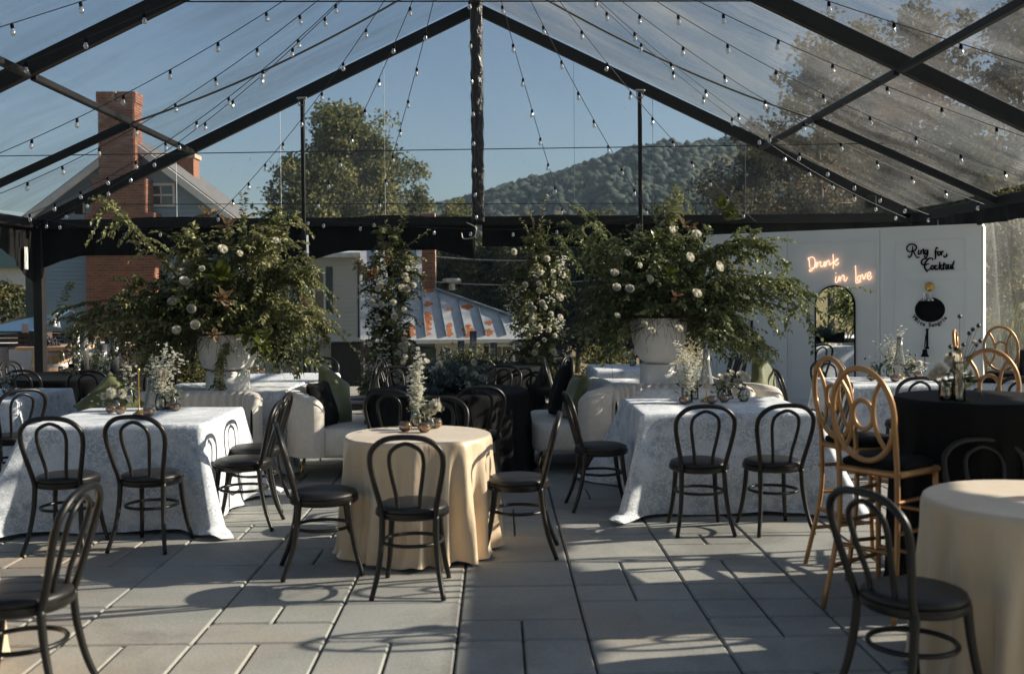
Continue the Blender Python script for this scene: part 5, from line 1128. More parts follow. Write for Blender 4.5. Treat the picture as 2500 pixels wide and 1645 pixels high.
for k, (px, py, lb) in enumerate(((294, 1010, 'amber candle cup below the fluffy dahlias on the front left table'), (363, 1016, 'amber candle cup touching the foot of the brass candlestick'), (413, 999, 'left of the two amber cups at the right of the blossom spikes'), (428, 1003, 'right of the two amber cups at the right of the blossom spikes'), (272, 1008, 'dull amber cup at the left end of the front left centrepiece'))): amber(*on(px, py), ZT, lb, 1.1)
cone_glass(-2.78, 8.42, ZT, .26, .075, .035, 'clear ribbed cone shade behind the brass candlestick'); 
# centre round table
x, y = on(1017, 1040); vase(x, y, ZT, 'bottle', 'clear bottle vase in the middle of the round champagne table', 1.25); flower_stems(x, y, ZT, 'tall leaning white stock spike on the round champagne table', 5, [(.07, 0, .44, .9, None)], [(.0, 0, .42, 150), (.035, 0, .50, 130), (-.03, 0, .36, 120), (.02, 0, .30, 90)], 16)
x, y = on(1050, 1046); vase(x, y, ZT, 'globe', 'small round vase with two white dahlias on the round champagne table', .8); flower_stems(x, y, ZT, 'two white dahlias on the round champagne table', 6, [(.035, 0, .15, 2.1, 'puff'), (-.035, .02, .13, 1.7, 'puff')], [(-.02, 0, .16, 24)], 20)
for px, py, lb in ((990, 1053, 'left amber candle cup on the round champagne table'), (1036, 1055, 'middle amber candle cup on the round champagne table'), (1064, 1044, 'right amber candle cup on the round champagne table')): amber(*on(px, py), ZT, lb, 1.15)
# front right table
x, y = on(1678, 983); vase(x, y, ZT, 'tumbler', 'clear tumbler vase at left on the front right printed table', 1.2); flower_stems(x, y, ZT, 'airy white blossom sprays at left on the front right table', 7, [(-.09, 0, .22, .8, 'puff')], [(-.10, 0, .30, 60), (-.04, 0, .42, 110), (.0, 0, .38, 100), (-.07, 0, .48, 60), (.05, 0, .33, 80)], 20)
x, y = on(1697, 974); vase(x, y, ZT, 'tube', 'clear tube vase just left of the right brass candlestick', .9); flower_stems(x, y, ZT, 'white blossom sprigs just left of the right brass candlestick', 8, [], [(.05, 0, .40, 60), (.09, 0, .44, 40), (-.02, 0, .32, 60)], 14)
x, y = on(1725, 980); candlestick(x, y, ZT, 'brass candlestick with glass chimney on the front right printed table', .36, True)
x, y = on(1762, 975); vase(x, y, ZT, 'globe', 'round vase with cream roses right of the brass candlestick', .9); flower_stems(x, y, ZT, 'cream roses and white petals right of the brass candlestick', 9, [(.0, 0, .17, 1.7, None), (.05, 0, .19, 1.6, 'puff'), (-.03, 0, .14, 1.5, 'puff'), (.04, -.02, .12, 1.4, None)], [(.0, 0, .15, 30)], 26)
x, y = on(1783, 974); vase(x, y, ZT, 'tube', 'stubby tube vase with yellow green leaves on the front right table', .6); flower_stems(x, y, ZT, 'yellow green leafy sprig on the front right table', 10, [(.01, 0, .22, 1.0, None)], [], 60)
x, y = on(1815, 980); vase(x, y, ZT, 'globe', 'round vase with one large cream rose at right on the front right table', 1.05); flower_stems(x, y, ZT, 'large cream rose at the right end of the front right centrepiece', 11, [(-.01, 0, .18, 2.5, None), (-.05, 0, .15, 1.4, None)], [], 24)
for px, py, lb in ((1670, 986, 'amber candle cup under the airy sprays on the front right table'), (1738, 985, 'amber candle cup at the foot of the right brass candlestick'), (1768, 982, 'amber candle cup below the cream roses')): amber(*on(px, py), ZT, lb, 1.1)
# tall black table at right
x, y = on(2311, 978, 1.072); vase(x, y, 1.072, 'tumbler', 'clear tumbler with white blooms on the tall black table', 1.0, .7); flower_stems(x, y, 1.072, 'two fluffy white blooms on the tall black table', 12, [(-.04, 0, .155, 2.0, 'puff'), (.03, 0, .21, 2.2, 'puff'), (-.07, .01, .135, 1.3, 'puff')], [], 8)
x, y = on(2343, 980, 1.072); vase(x, y, 1.072, 'tube', 'tall amber-watered tube vase on the tall black table', .98, .55); flower_stems(x, y, 1.072, 'dark seed heads and olive sprigs in the tube vase on the tall black table', 13, [(.0, 0, .27, .7, 'puff'), (.08, 0, .31, .7, 'puff')], [], 40, berries=[(.0, 0, .45), (.07, 0, .38), (.10, 0, .40), (.05, 0, .36), (-.05, 0, .29), (-.02, 0, .28), (.09, 0, .30), (.11, 0, .32), (.02, 0, .30), (-.04, .02, .25)])
amber(2.36, 4.45, ZT, 'blue and amber glass cup at the right edge on the foreground champagne table', 1.4)
# table before the partition
x, y = on(2174, 921); vase(x, y, ZT, 'bottle', 'clear bottle vase with airy white sprays before the partition wall', 1.3); flower_stems(x, y, ZT, 'airy upright white sprays before the partition wall', 14, [], [(-.16, 0, .36, 40), (-.04, 0, .42, 90), (.12, 0, .50, 60), (.0, 0, .34, 60), (.06, 0, .40, 50)], 20)
x, y = on(2196, 924); candlestick(x, y, ZT, 'brass candlestick on the long table before the partition wall', .36, True)
x, y = on(2222, 920); vase(x, y, ZT, 'globe', 'round vase with white petals on the long table before the partition wall'); flower_stems(x, y, ZT, 'low white and yellow green flowers on the long table before the partition wall', 15, [(-.06, 0, .13, 1.5, 'puff'), (.02, 0, .16, 1.5, 'puff'), (.10, 0, .14, 1.6, 'puff')], [(.16, 0, .12, 40), (-.02, 0, .22, 40)], 40, berries=[(.0, 0, .24), (.06, 0, .23)])
x, y = on(2136, 925); vase(x, y, ZT, 'globe', 'dark watered vase at the left of the long table before the partition', .8); flower_stems(x, y, ZT, 'dark pointed leaves at the left of the long table before the partition', 16, [(-.03, 0, .16, 1.2, 'puff')], [], 40, lm='leaf_blue')
for px, py, lb in ((2129, 929, 'leftmost amber cup on the long table before the partition'), (2185, 932, 'amber cup under the airy sprays before the partition'), (2241, 922, 'amber cup under the low white flowers before the partition'), (2276, 928, 'rightmost amber cup on the long table before the partition')): amber(*on(px, py), ZT, lb, 1.2)
# middle black table: blue green bowl
t = flower_stems(-.42, 9.75, ZT, 'mass of blue green leaves and white dahlias on the central black table', 17, [(-.18, 0, .20, 1.7, 'puff'), (.10, -.1, .20, 2.0, 'puff'), (.20, -.1, .16, 1.8, 'puff'), (.02, -.1, .12, 1.5, 'puff'), (.27, -.1, .13, 1.6, 'puff'), (.14, -.15, .07, 1.6, 'puff'), (.05, -.15, .06, 1.2, 'puff'), (.2, -.12, .28, 1.5, 'puff'), (-.12, -.1, .26, 1.6, 'puff'), (-.05, -.1, .18, 1.3, 'puff')], [], 10)
r = np.random.default_rng(9); C = r.normal(0, 1, (1500, 3))*np.array((.13, .10, .06))+np.array((.03, -.03, .13)); D = r.normal(0, 1, (1500, 3)); D[:, 2] += .4
MB().leaves(C, D, r.normal(0, 1, (1500, 3)), .045, .02, r.random(1500)).build('bowl_foliage', M['leaf_blue'], t, local=True, smooth=False)
tag(MB().lathe([(.001, .763), (.09, .765), (.17, .80), (.19, .84), (.17, .84), (.1, .79), (.001, .785)], 30, (-.40, 9.73, 0)).build('flower_bowl', M['black_metal'], sharp=40), 'low black bowl under the blue green flowers', 'bowl')
# far black table
for px, py, h, lb in ((1126, 884, .29, 'shortest ribbed cylinder on the far black table, left'), (1156, 884, .42, 'tallest ribbed cylinder on the far black table'), (1206, 886, .27, 'ribbed cylinder at right on the far black table')):
    x, y = on(px, py); ribbed(x, y, ZT, h, lb)
for px, lb in ((1080, 'left glass cone shade on the far black table'), (1095, 'right glass cone shade on the far black table')): x, y = on(px, 882); cone_glass(x, y, ZT, .18, .055, .03, lb)
t = flower_stems(-.42, 13.45, ZT, 'white and lime flowers among the ribbed cylinders on the far black table', 18, [(-.25, 0, .22, 1.5, 'puff'), (-.12, 0, .16, 1.4, None), (.08, 0, .18, 1.3, None), (.14, 0, .10, 1.8, None), (.2, 0, .12, 1.4, None), (.0, 0, .12, 1.2, 'puff'), (-.2, 0, .12, 1.2, None)], [(-.3, 0, .18, 50), (.22, 0, .2, 50)], 30)
C = r.normal(0, 1, (500, 3))*np.array((.20, .08, .06))+np.array((0, 0, .11)); D = r.normal(0, 1, (500, 3)); MB().leaves(C, D, r.normal(0, 1, (500, 3)), .045, .022, r.random(500)).build('spray_leaves', M['leaf_a'], t, local=True, smooth=False)
x, y = on(1225, 884); amber(x, y, ZT, 'small cup at the right end of the far black table', .9)
# far left and far right printed tables
for k, (px, py, lb) in enumerate(((626, 908, 'first'), (640, 911, 'second'), (672, 907, 'third'), (682, 912, 'fourth'), (722, 907, 'fifth'))): amber(*on(px, py), ZT, lb+' amber cup from the left on the far left printed table', 1.1)
for k, (px, py, bl, lb) in enumerate(((640, 902, [(-.05, 0, .10, 1.8, 'puff'), (.05, 0, .14, 2.0, 'puff'), (-.1, 0, .16, 1.2, 'puff')], 'left'), (682, 905, [(.0, 0, .20, 1.0, 'puff'), (.09, 0, .14, 1.8, 'puff'), (.12, 0, .12, 1.4, 'puff')], 'middle'), (718, 903, [(.02, 0, .16, 1.8, 'puff'), (-.01, 0, .20, 1.4, 'puff'), (.08, 0, .08, .7, 'puff')], 'right'))):
    x, y = on(px, py); vase(x, y, ZT, 'bottle', lb+' clear bottle vase on the far left printed table', 1.1); flower_stems(x, y, ZT, lb+' bunch of white blooms on the far left printed table', 19+k, bl, [(-.08, 0, .2, 30)], 26)
x, y = on(1545, 893); vase(x, y, ZT, 'globe', 'small round vase on the far right printed table'); flower_stems(x, y, ZT, 'white roses on the far right printed table under the arrangement', 25, [(.0, 0, .16, 1.8, None), (.08, 0, .14, 1.6, None), (-.08, 0, .12, 1.4, None)], [(.04, 0, .22, 30)], 30)
amber(*on(1572, 893), ZT, 'amber cup on the far right printed table', 1.2)
# far left table at the edge
x, y = on(18, 962); vase(x, y, ZT, 'globe', 'greenish glass vase at the extreme left edge', 1.0); flower_stems(x, y, ZT, 'dark leaves and pale flowers at the extreme left edge', 26, [(-.05, 0, .14, 1.5, 'puff')], [(0, 0, .16, 30)], 46, lm='leaf_blue'); amber(*on(28, 966), ZT, 'amber cup at the extreme left edge', 1.2)
# barrel side black table
for px, py, h, lb in ((207, 914, .52, 'tallest ribbed cylinder, on the black table by the barrels'), (280, 910, .44, 'right ribbed cylinder on the black table by the barrels'), (252, 905, .33, 'rear ribbed cylinder on the black table by the barrels')): x, y = on(px, py); ribbed(x, y, ZT, h, lb, .048)
t = flower_stems(on(225, 908)[0], on(225, 908)[1], ZT, 'silvery leaves and white roses on the black table by the barrels', 27, [(.0, 0, .17, 2.3, None), (.09, 0, .08, 1.7, None), (-.2, 0, .14, 1.5, None), (.12, 0, .14, 1.2, 'puff'), (-.14, 0, .2, 1.2, 'puff')], [(.1, 0, .24, 40), (-.24, 0, .22, 40), (.2, 0, .18, 40)], 20)
C = r.normal(0, 1, (420, 3))*np.array((.17, .08, .06))+np.array((0, 0, .11)); MB().leaves(C, r.normal(0, 1, (420, 3)), r.normal(0, 1, (420, 3)), .055, .018, r.random(420)).build('spray_leaves', M['leaf_blue'], t, local=True, smooth=False)
x, y = on(174, 914); t = thing('water_bottle', 'clear plastic water bottle with a dark label on the black table by the barrels', 'bottle', (x, y, ZT))
MB().lathe([(.001, 0), (.032, .003), (.033, .02), (.030, .05), (.033, .08), (.033, .14), (.022, .175), (.012, .19), (.012, .20)], 20).build('body', M['glass'], t, local=True); MB().lathe([(.0335, .085), (.0337, .087), (.0337, .125), (.0335, .127)], 20).build('label_band', M['black_fabric'], t, local=True); MB().lathe([(.014, .197), (.014, .212), (.001, .213)], 14).build('cap', M['trim'], t, local=True)
x, y = on(148, 908); q = MB().lathe([(.001, .002), (.026, .003), (.03, .07), (.028, .07), (.02, .01)], 18); o = q.build('smoked_tumbler', M['ribbed']); o.location = (x, y, ZT); tag(o, 'small smoky tumbler left of the water bottle', 'glass')

# ================================================================== dessert station behind the gable
WC = simple('linen', (.60, .60, .60), (.68, .68, .67), .85, 5, b=.2, bd=.02)
def boxcloth(c, d, label, seed):
    rs = np.random.default_rng(seed); n = 240; per = np.arange(n)/n*4; s_ = per.astype(int); u = per-s_; cor = [(-1, -1), (1, -1), (1, 1), (-1, 1)]
    B = np.array([((cor[k][0]+(cor[(k+1) % 4][0]-cor[k][0])*v)*d[0]/2, (cor[k][1]+(cor[(k+1) % 4][1]-cor[k][1])*v)*d[1]/2) for k, v in zip(s_, u)]); f_ = np.sin(per*31)*.5+np.sin(per*13+1)
    G = [np.concatenate([B*k, np.full((n, 1), d[2])], 1) for k in (.01, .99)]+[np.concatenate([B*(1+.012*t+.010*f_[:, None]*t), np.full((n, 1), d[2]*(1-t)-.004)], 1) for t in np.linspace(0, 1, 8)]
    V = np.array(G[::-1])+np.array((c[0], c[1], 0)); return tag(MB().grid(V, True).build('buffet_table', WC), label, 'table', 'buffet tables under plain white linen')
boxcloth((-6.95, 17.6), (3.9, .75, .93), 'long buffet table under plain white linen behind the barrels', 1); boxcloth((-8.35, 15.9), (1.5, .8, .93), 'white linen buffet table at the left edge', 2); boxcloth((-4.9, 16.9), (1.5, .7, .93), 'white linen buffet table between the two barrels', 3)
def barrel(x, y, label):
    t = thing('wine_barrel', label, 'barrel', (x, y, -.0), 0, 'oak wine barrels'); K = 18; me = None; r_ = lambda z: .285+.065*math.sin(math.pi*z/.88)
    q = MB(); G = []
    for z in np.linspace(0, .88, 10):
        a = np.linspace(-math.pi/K*.96, math.pi/K*.96, 4); G.append([(r_(z)*math.cos(b), r_(z)*math.sin(b), z) for b in a])
    q.grid([list(g_)[::-1] for g_ in G][::-1]); me = q.mesh('stave', M['barrel'], False)
    MB().lathe([(.001, .02), (.27, .02), (.335, .44), (.27, .86), (.001, .86)], 30).build('core', M['black_fabric'], t, local=True)
    for k in range(K): inst('stave', me, t, (0, 0, 0), (0, 0, k/K*6.2832))
    for z in (.05, .22, .66, .83): MB().lathe([(r_(z-.025)+.001, z-.025), (r_(z-.025)+.005, z-.025), (r_(z+.025)+.005, z+.025), (r_(z+.025)+.001, z+.025)], 36).build('hoop', M['steel'], t, local=True, sharp=30)
    return t
barrel(atY(130, 800, 16.2).x, 16.2, 'left oak wine barrel under a thick wooden slab'); barrel(atY(350, 800, 16.2).x, 16.2, 'right oak wine barrel under a pale wooden slab, behind the blossom spikes')
def slab_top(x, y, dx, dy, rz, label):
    t = thing('serving_board', label, 'board', (x, y, .885), rz, 'wooden serving boards'); 
    for k in range(3): MB().box((0, (k-1)*dy/3, .035), (dx, dy/3-.006, .06), bev=.006).build('plank', M['wood_board'], t, local=True, smooth=False)
    return t
slab_top(atY(138, 800, 16.1).x, 16.1, 1.0, .66, .12, 'thick wooden board on the left barrel under the dark grapes'); slab_top(atY(60, 800, 16.3).x-.05, 16.5, .62, .5, -.2, 'shorter wooden board at the far left behind the grape board'); slab_top(atY(370, 800, 16.15).x+.1, 16.15, 1.25, .62, .08, 'pale wooden board across the right barrel')
gp = thing('grape_heap', 'heap of dark grapes on the left wooden board', 'grapes', (atY(108, 800, 16.0).x, 16.0, .95)); me = MB().ball((0, 0, 0), .014, 8, 6).mesh('grape', M['grape']); rs = random.Random(4); q = MB()
for k in range(260): a = rs.random()*6.28; rr_ = rs.random()**.5; inst('grape', me, gp, (math.cos(a)*rr_*.24, math.sin(a)*rr_*.14, .01+rs.random()*.15*(1-rr_*rr_)**.6))
for k, (px, py, w_, hh, d_, lb) in enumerate(((120, 820, .9, .18, 17.4, 'dark crate behind the grapes'), (165, 812, 1.0, .14, 17.7, 'dark wooden riser with glasses in the middle of the buffet'), (360, 815, 1.3, .16, 17.3, 'dark wooden riser at the right of the buffet'), (30, 820, 1.1, .22, 16.2, 'black speaker-like crate at the far left of the buffet'))):
    p = atY(px, py, d_); t = thing('crate', lb, 'crate', (p.x, d_, .93), 0, 'dark crates on the buffet')
    for s in (-1, 1): MB().box((s*(w_/2-.015), 0, hh/2), (.03, .3, hh)).build('side', M['brown_wall'], t, local=True, smooth=False)
    MB().box((0, 0, hh+.012), (w_, .34, .024)).build('lid', M['wood_board'] if k in (1, 2) else M['black_metal'], t, local=True, smooth=False)
    for j in range(3): MB().box((0, .02-.004*j, .03+j*hh/3), (w_-.06, .02, hh/3-.02)).build('slat', M['brown_wall'], t, local=True, smooth=False)
for k, (px, lb) in enumerate(((150, 'first'), (158, 'second'), (166, 'third'), (174, 'fourth'), (183, 'fifth'), (330, 'sixth'), (340, 'seventh'), (352, 'eighth'))):
    p = atY(px, 830, 17.15); o = MB().lathe([(.001, 0), (.03, .002), (.033, .09), (.031, .09), (.02, .01)], 14).build('drinking_glass', M['ribbed']); o.location = (p.x, 17.32, .93); tag(o, lb+' glass from the left in the row on the buffet', 'glass', 'glasses on the buffet')
# arched lamp with ruffled glass shade
b = atY(190, 905, 15.3); t = thing('arched_lamp', 'arched lamp with ruffled glass shade in front of the grey clapboards', 'lamp', (b.x, 15.3, 0))
c = lambda px, py: tuple(atY(px, py, 15.3)-Vector(t.location)); MB().tube([(0, 0, 0), c(190, 800)], .03, 12).build('stand', M['trim'], t, local=True)
MB().tube(smooth_path([c(190, 790), c(188, 776), c(184, 765), c(172, 758), c(158, 757), c(146, 761), c(136, 766)], 5), .006, 8).build('arm', M['steel'], t, local=True)
p = c(137, 765); q = MB(); a = np.arange(60)/60*6.2832; ax_ = Vector((-.35, 0, -1)).normalized(); mm = Matrix.Translation(p) @ ax_.to_track_quat('Z', 'Y').to_matrix().to_4x4()
q.grid([np.stack([r_*(1+w_*np.cos(a*10))*np.cos(a), r_*(1+w_*np.cos(a*10))*np.sin(a), np.full(60, zz)], 1) for r_, w_, zz in ((.03, 0, -.02), (.05, .02, .02), (.075, .04, .09), (.10, .07, .16), (.125, .1, .19), (.12, .1, .19), (.07, .04, .09))], True, M=mm).build('shade', M['ribbed'], t, local=True)

# ================================================================== white partition wall
PA, PB = Vector((5.90, 12.60, 0)), Vector((2.90, 14.60, 0)); PB = PA+(PB-PA).normalized()*3.62; wd = (PB-PA).normalized(); wn = Vector((-(-wd.y), -wd.x, 0)); wn = Vector((wd.y, -wd.x, 0)); 
if wn.y > 0: wn = -wn
wt = thing('partition_wall', 'white panelled partition wall standing across the right rear corner', 'wall', (PA.x, PA.y, 0)); WP = M['white_paint']; HWALL = 2.45
def wbox(s0, s1, z0, z1, d0, d1, name, mt, par=wt, q=None, bev=0.0):      # s along the wall, d out of the front face
    m = Matrix(((wd.x, wn.x, 0, PA.x), (wd.y, wn.y, 0, PA.y), (0, 0, 1, 0), (0, 0, 0, 1))); q2 = q or MB(); q2.box(((s0+s1)/2, (d0+d1)/2, (z0+z1)/2), (s1-s0, d1-d0, z1-z0), m, bev)
    return q2 if q is not None else q2.build(name, mt, par, smooth=False)
PWd = 1.205
for k in range(3):
    wbox(k*PWd+.003, (k+1)*PWd-.003, .02, HWALL-.025*0, -.05, 0, 'panel', WP); wbox(k*PWd+.006, (k+1)*PWd-.006, .02, .14, .001, .014, 'skirting', WP)
    for (z0, z1) in ((1.90, 2.30), (.25, 1.80)) if k in (0, 2) else ((.25, 2.32),):
        a, b = k*PWd+.18, (k+1)*PWd-.18; q = MB()
        if k == 1: a, b = k*PWd+.04, (k+1)*PWd-.04
        for (s0, s1, y0_, y1_) in ((a, b, z1-.012, z1), (a, b, z0, z0+.012), (a, a+.012, z0+.012, z1-.012), (b-.012, b, z0+.012, z1-.012)): wbox(s0, s1, y0_, y1_, .001, .010, '', None, q=q)
        q.build('moulding', WP, wt, smooth=False)
wbox(-.0, 3*PWd, HWALL, HWALL+.03, -.17, .012, 'top_rail', WP); wbox(-.015, 0, .02, HWALL-.001, -.17, .005, 'end_board', WP); wbox(0, 3*PWd, .02, HWALL-.002, -.17, -.155, 'back_board', WP)
def wp(px, py, off=0.0): return onP(px, py, PA+wn*off, wn)
def stroke(lines, r_, off, org, sc, q=None, closedset=(), rf=None, flat=1.0, n=6):
    q = q or MB()
    for l in lines:
        P = [wp(org[0]+x_/sc, org[1]+y_/sc, off) for x_, y_ in l]; P = smooth_path([tuple(v) for v in P], n); rr_ = r_ if rf is None else r_*rf(len(P)); q.tube(P, rr_, 7, flat=flat)
    return q
ORG, SC = (1940, 570), 4.122
neon = [[(138, 240), (148, 290), (152, 345)], [(132, 262), (150, 246), (178, 238), (202, 262), (206, 310), (190, 350), (160, 382), (148, 372), (170, 352), (200, 345), (213, 322), (214, 298), (226, 296), (222, 345), (230, 308), (250, 286), (262, 288), (260, 322), (272, 338), (290, 320), (298, 284), (300, 328), (310, 326), (314, 280), (314, 326), (320, 298), (336, 272), (348, 280), (352, 316), (366, 308), (384, 288)], [(386, 208), (390, 280), (388, 355)], [(390, 302), (425, 258), (433, 262), (402, 294), (415, 318), (432, 312), (442, 292)],
    [(416, 430), (410, 475), (418, 495), (436, 478), (448, 430)], [(412, 396), (417, 404)], [(452, 430), (455, 482), (462, 450), (485, 420), (498, 432), (498, 470), (512, 478), (530, 440)],
    [(612, 322), (617, 420), (620, 496), (668, 482)], [(652, 424), (634, 440), (632, 466), (646, 476), (662, 460), (662, 432), (652, 424), (668, 428), (682, 414), (692, 452), (700, 458), (715, 415), (722, 398)], [(727, 437), (755, 425), (764, 398), (748, 390), (732, 418), (736, 455), (755, 462), (776, 428)]]
t = thing('neon_sign', 'glowing peach neon script reading Drunk in Love on the white partition', 'neon sign', tuple(wp(2050, 650, .03)))
for part_, idx in (('neon_word', range(0, 4)), ('neon_word', range(4, 7)), ('neon_word', range(7, 10))): stroke([neon[i] for i in idx], .0062, .035, ORG, SC).build(part_, M['neon'], t)
ring = [[(1215, 165), (1190, 176), (1155, 185), (1134, 172), (1130, 140), (1158, 112), (1200, 112), (1226, 136), (1215, 166), (1196, 178), (1214, 215), (1232, 244), (1258, 234)], [(1188, 128), (1184, 180), (1170, 228), (1150, 240), (1142, 222)], [(1250, 165), (1246, 208), (1262, 204)], [(1274, 165), (1270, 212)], [(1272, 182), (1294, 160), (1298, 168), (1296, 206), (1312, 202)], [(1332, 166), (1312, 176), (1312, 200), (1330, 200), (1340, 165), (1336, 222), (1318, 242), (1306, 228), (1348, 190)],
    [(1442, 152), (1428, 143), (1418, 178), (1416, 248), (1405, 256)], [(1404, 190), (1438, 184)], [(1456, 180), (1441, 195), (1445, 220), (1462, 214), (1466, 190), (1456, 180)], [(1476, 180), (1480, 224)], [(1479, 198), (1488, 182), (1500, 186)], [(1496, 222), (1508, 238), (1530, 226), (1528, 202)]]
cock = [[(1392, 272), (1384, 252), (1350, 254), (1318, 290), (1306, 335), (1322, 366), (1348, 366), (1366, 348)], [(1332, 252), (1288, 262), (1276, 298), (1300, 318), (1352, 306)], [(1322, 366), (1336, 388)], [(1386, 320), (1372, 336), (1378, 360), (1395, 354), (1400, 330), (1386, 320)], [(1434, 326), (1416, 324), (1412, 354), (1428, 363), (1442, 350)], [(1462, 285), (1453, 366)], [(1456, 342), (1482, 316)], [(1464, 334), (1478, 362), (1492, 354)], [(1504, 290), (1498, 354), (1510, 360)], [(1488, 316), (1522, 308)], [(1542, 312), (1524, 325), (1526, 356), (1540, 350), (1550, 315), (1548, 354), (1560, 354)], [(1574, 312), (1570, 352), (1582, 350)], [(1608, 275), (1597, 300), (1588, 350), (1606, 354)]]
t = thing('wall_lettering', 'black script lettering Ring for Cocktail on the right panel of the partition', 'lettering', tuple(wp(2270, 630, .01)))
bold = lambda n_: np.array([.75+.45*math.sin(math.pi*k/(n_-1)) for k in range(n_)])
stroke(ring[:6], .0080, .012, ORG, SC, rf=bold).build('word', M['ink'], t); stroke(ring[6:], .0080, .012, ORG, SC, rf=bold).build('word', M['ink'], t); stroke(cock, .0090, .012, ORG, SC, rf=bold).build('word', M['ink'], t)
# hatch (dark inside painted as a flat black disc) with its caption, lamp, bell
hc = wp(ORG[0]+1361/SC, ORG[1]+767/SC, .004); K = 48; q = MB(); rx, rz_ = .178, .155
V = [tuple(hc+wn*.004)]+[tuple(hc+wn*.004+wd*rx*math.cos(k/K*6.2832)+Vector((0, 0, rz_*math.sin(k/K*6.2832)))) for k in range(K)]
V += [tuple(hc-wn*.003+wd*rx*math.cos(k/K*6.2832)+Vector((0, 0, rz_*math.sin(k/K*6.2832)))) for k in range(K)]
q.add(V, [(0, 1+k, 1+(k+1) % K) for k in range(K)]+[(1+k, 1+K+k, 1+K+(k+1) % K, 1+(k+1) % K) for k in range(K)])
hatch = thing('drinks_hatch', 'black oval drinks opening captioned White Sangria', 'hatch', tuple(hc)); q.build('opening', M['ink'], hatch)
def text_mesh(s, size, name, mt, mw, par, ext=.002):
    cu = bpy.data.curves.new(name, 'FONT'); cu.body = s; cu.size = size; cu.extrude = ext; cu.align_x = 'CENTER'; cu.offset = size*.02; cu.resolution_u = 2
    o = bpy.data.objects.new(name, cu); COL.objects.link(o); dg = bpy.context.evaluated_depsgraph_get(); me = bpy.data.meshes.new_from_object(o.evaluated_get(dg)); bpy.data.objects.remove(o)
    me.materials.clear(); me.materials.append(mt); o = bpy.data.objects.new(name, me); COL.objects.link(o); o.parent = par; o.matrix_local = Matrix.Translation(-Vector(par.location)) @ mw; return o
cap_ = 'White Sangria'; right = -wd       # reading direction as seen from the front
for k, chh in enumerate(cap_):
    if chh == ' ': continue
    th = math.radians(-90+(k-(len(cap_)-1)/2)*9.6); R1, R2 = rx+.052, rz_+.058
    pos = hc+right*(R1*math.cos(th))+Vector((0, 0, R2*math.sin(th)))+wn*.006; tdir = (right*(-math.sin(th)*R1)+Vector((0, 0, math.cos(th)*R2))).normalized(); 
    if tdir.dot(right) < 0: tdir = -tdir
    upv = wn.cross(tdir).normalized(); 
    mwx = Matrix(((tdir.x, upv.x, wn.x, pos.x), (tdir.y, upv.y, wn.y, pos.y), (tdir.z, upv.z, wn.z, pos.z), (0, 0, 0, 1))); text_mesh(chh, .070, 'caption_letter', M['ink'], mwx, hatch)
lc = wp(ORG[0]+1358/SC, ORG[1]+535/SC, 0); t = thing('wall_sconce', 'brass wall sconce with ruffled clear shade above the black oval', 'wall lamp', tuple(lc)); Mw = Matrix(((wd.x, 0, wn.x, lc.x), (wd.y, 0, wn.y, lc.y), (0, 1, 0, lc.z), (0, 0, 0, 1)))
MB().lathe([(.001, .02), (.045, .018), (.058, .010), (.060, .001)], 30, M=Mw).build('backplate', M['brass'], t); a1 = lc+wn*.02; a2 = lc+wn*.12+Vector((0, 0, .0)); a3 = lc+wn*.14-Vector((0, 0, .06))
MB().tube(smooth_path([tuple(a1), tuple(a2), tuple(a3)], 6), .008, 8).build('arm', M['brass'], t)
a = np.arange(60)/60*6.2832; q = MB(); c = lc+wn*.14-Vector((0, 0, .06)); q.grid([np.stack([c.x+r_*(1+w_*np.cos(a*10))*np.cos(a), c.y+r_*(1+w_*np.cos(a*10))*np.sin(a), np.full(60, c.z+zz)], 1) for r_, w_, zz in ((.03, 0, .0), (.05, .03, -.02), (.045, .03, -.05), (.06, .05, -.09), (.078, .08, -.115), (.074, .08, -.115), (.04, .03, -.05))], True).build('shade', M['ribbed'], t); MB().ball(tuple(c-Vector((0, 0, .05))), .022, 12, 8).build('bulb', M['trim'], t)
def bell(px, py, label, bracket=True):
    c = wp(px, py, .10); t = thing('wall_bell', label, 'bell', tuple(c), 0, 'black iron bells on the partition'); 
    if bracket:
        q = MB(); s_ = wp(px+6, py-46, .004); b_ = wp(px+6, py-6, .004); mid = (s_+b_)/2
        beam(tuple(s_+wn*.008), tuple(b_+wn*.008), .028, .014, q); beam(tuple(s_+wn*.01+Vector((0, 0, .02))), tuple(s_+wn*.01), .045, .014, q); beam(tuple(b_+wn*.01), tuple(b_+wn*.01-Vector((0, 0, .03))), .05, .014, q); q.build('bracket', M['ink'], t, smooth=False)
        MB().tube(smooth_path([tuple(s_-Vector((0, 0, .05))+wn*.01), tuple(s_-Vector((0, 0, .06))+wn*.08), tuple(c+Vector((0, 0, .05))), tuple(c+Vector((0, 0, .01)))], 6), .006, 6).build('hanger', M['ink'], t)
    MB().lathe([(.001, 0), (.02, -.002), (.028, -.015), (.032, -.055), (.045, -.085), (.055, -.095), (.05, -.095), (.001, -.03)], 24, tuple(c)).build('dome', M['ink'], t)
    q = MB(); 
    for k in range(9):
        o_ = c-Vector((0, 0, .10+k*.018)); q.tube([tuple(o_+(wd if k % 2 else wn)*.005*math.cos(b_)+Vector((0, 0, .012*math.sin(b_)))) for b_ in np.arange(8)/8*6.283], .0022, 4, closed=True)
    q.build('pull_chain', M['ink'], t); MB().ball(tuple(c-Vector((0, 0, .27))), .012, 10, 7).build('pull_knob', M['ink'], t); return t
bell(2258, 852, 'black iron bell on its bracket under the White Sangria caption'); bell(1830, 832, 'black bell and chain at the left of the partition, under the hanging foliage')
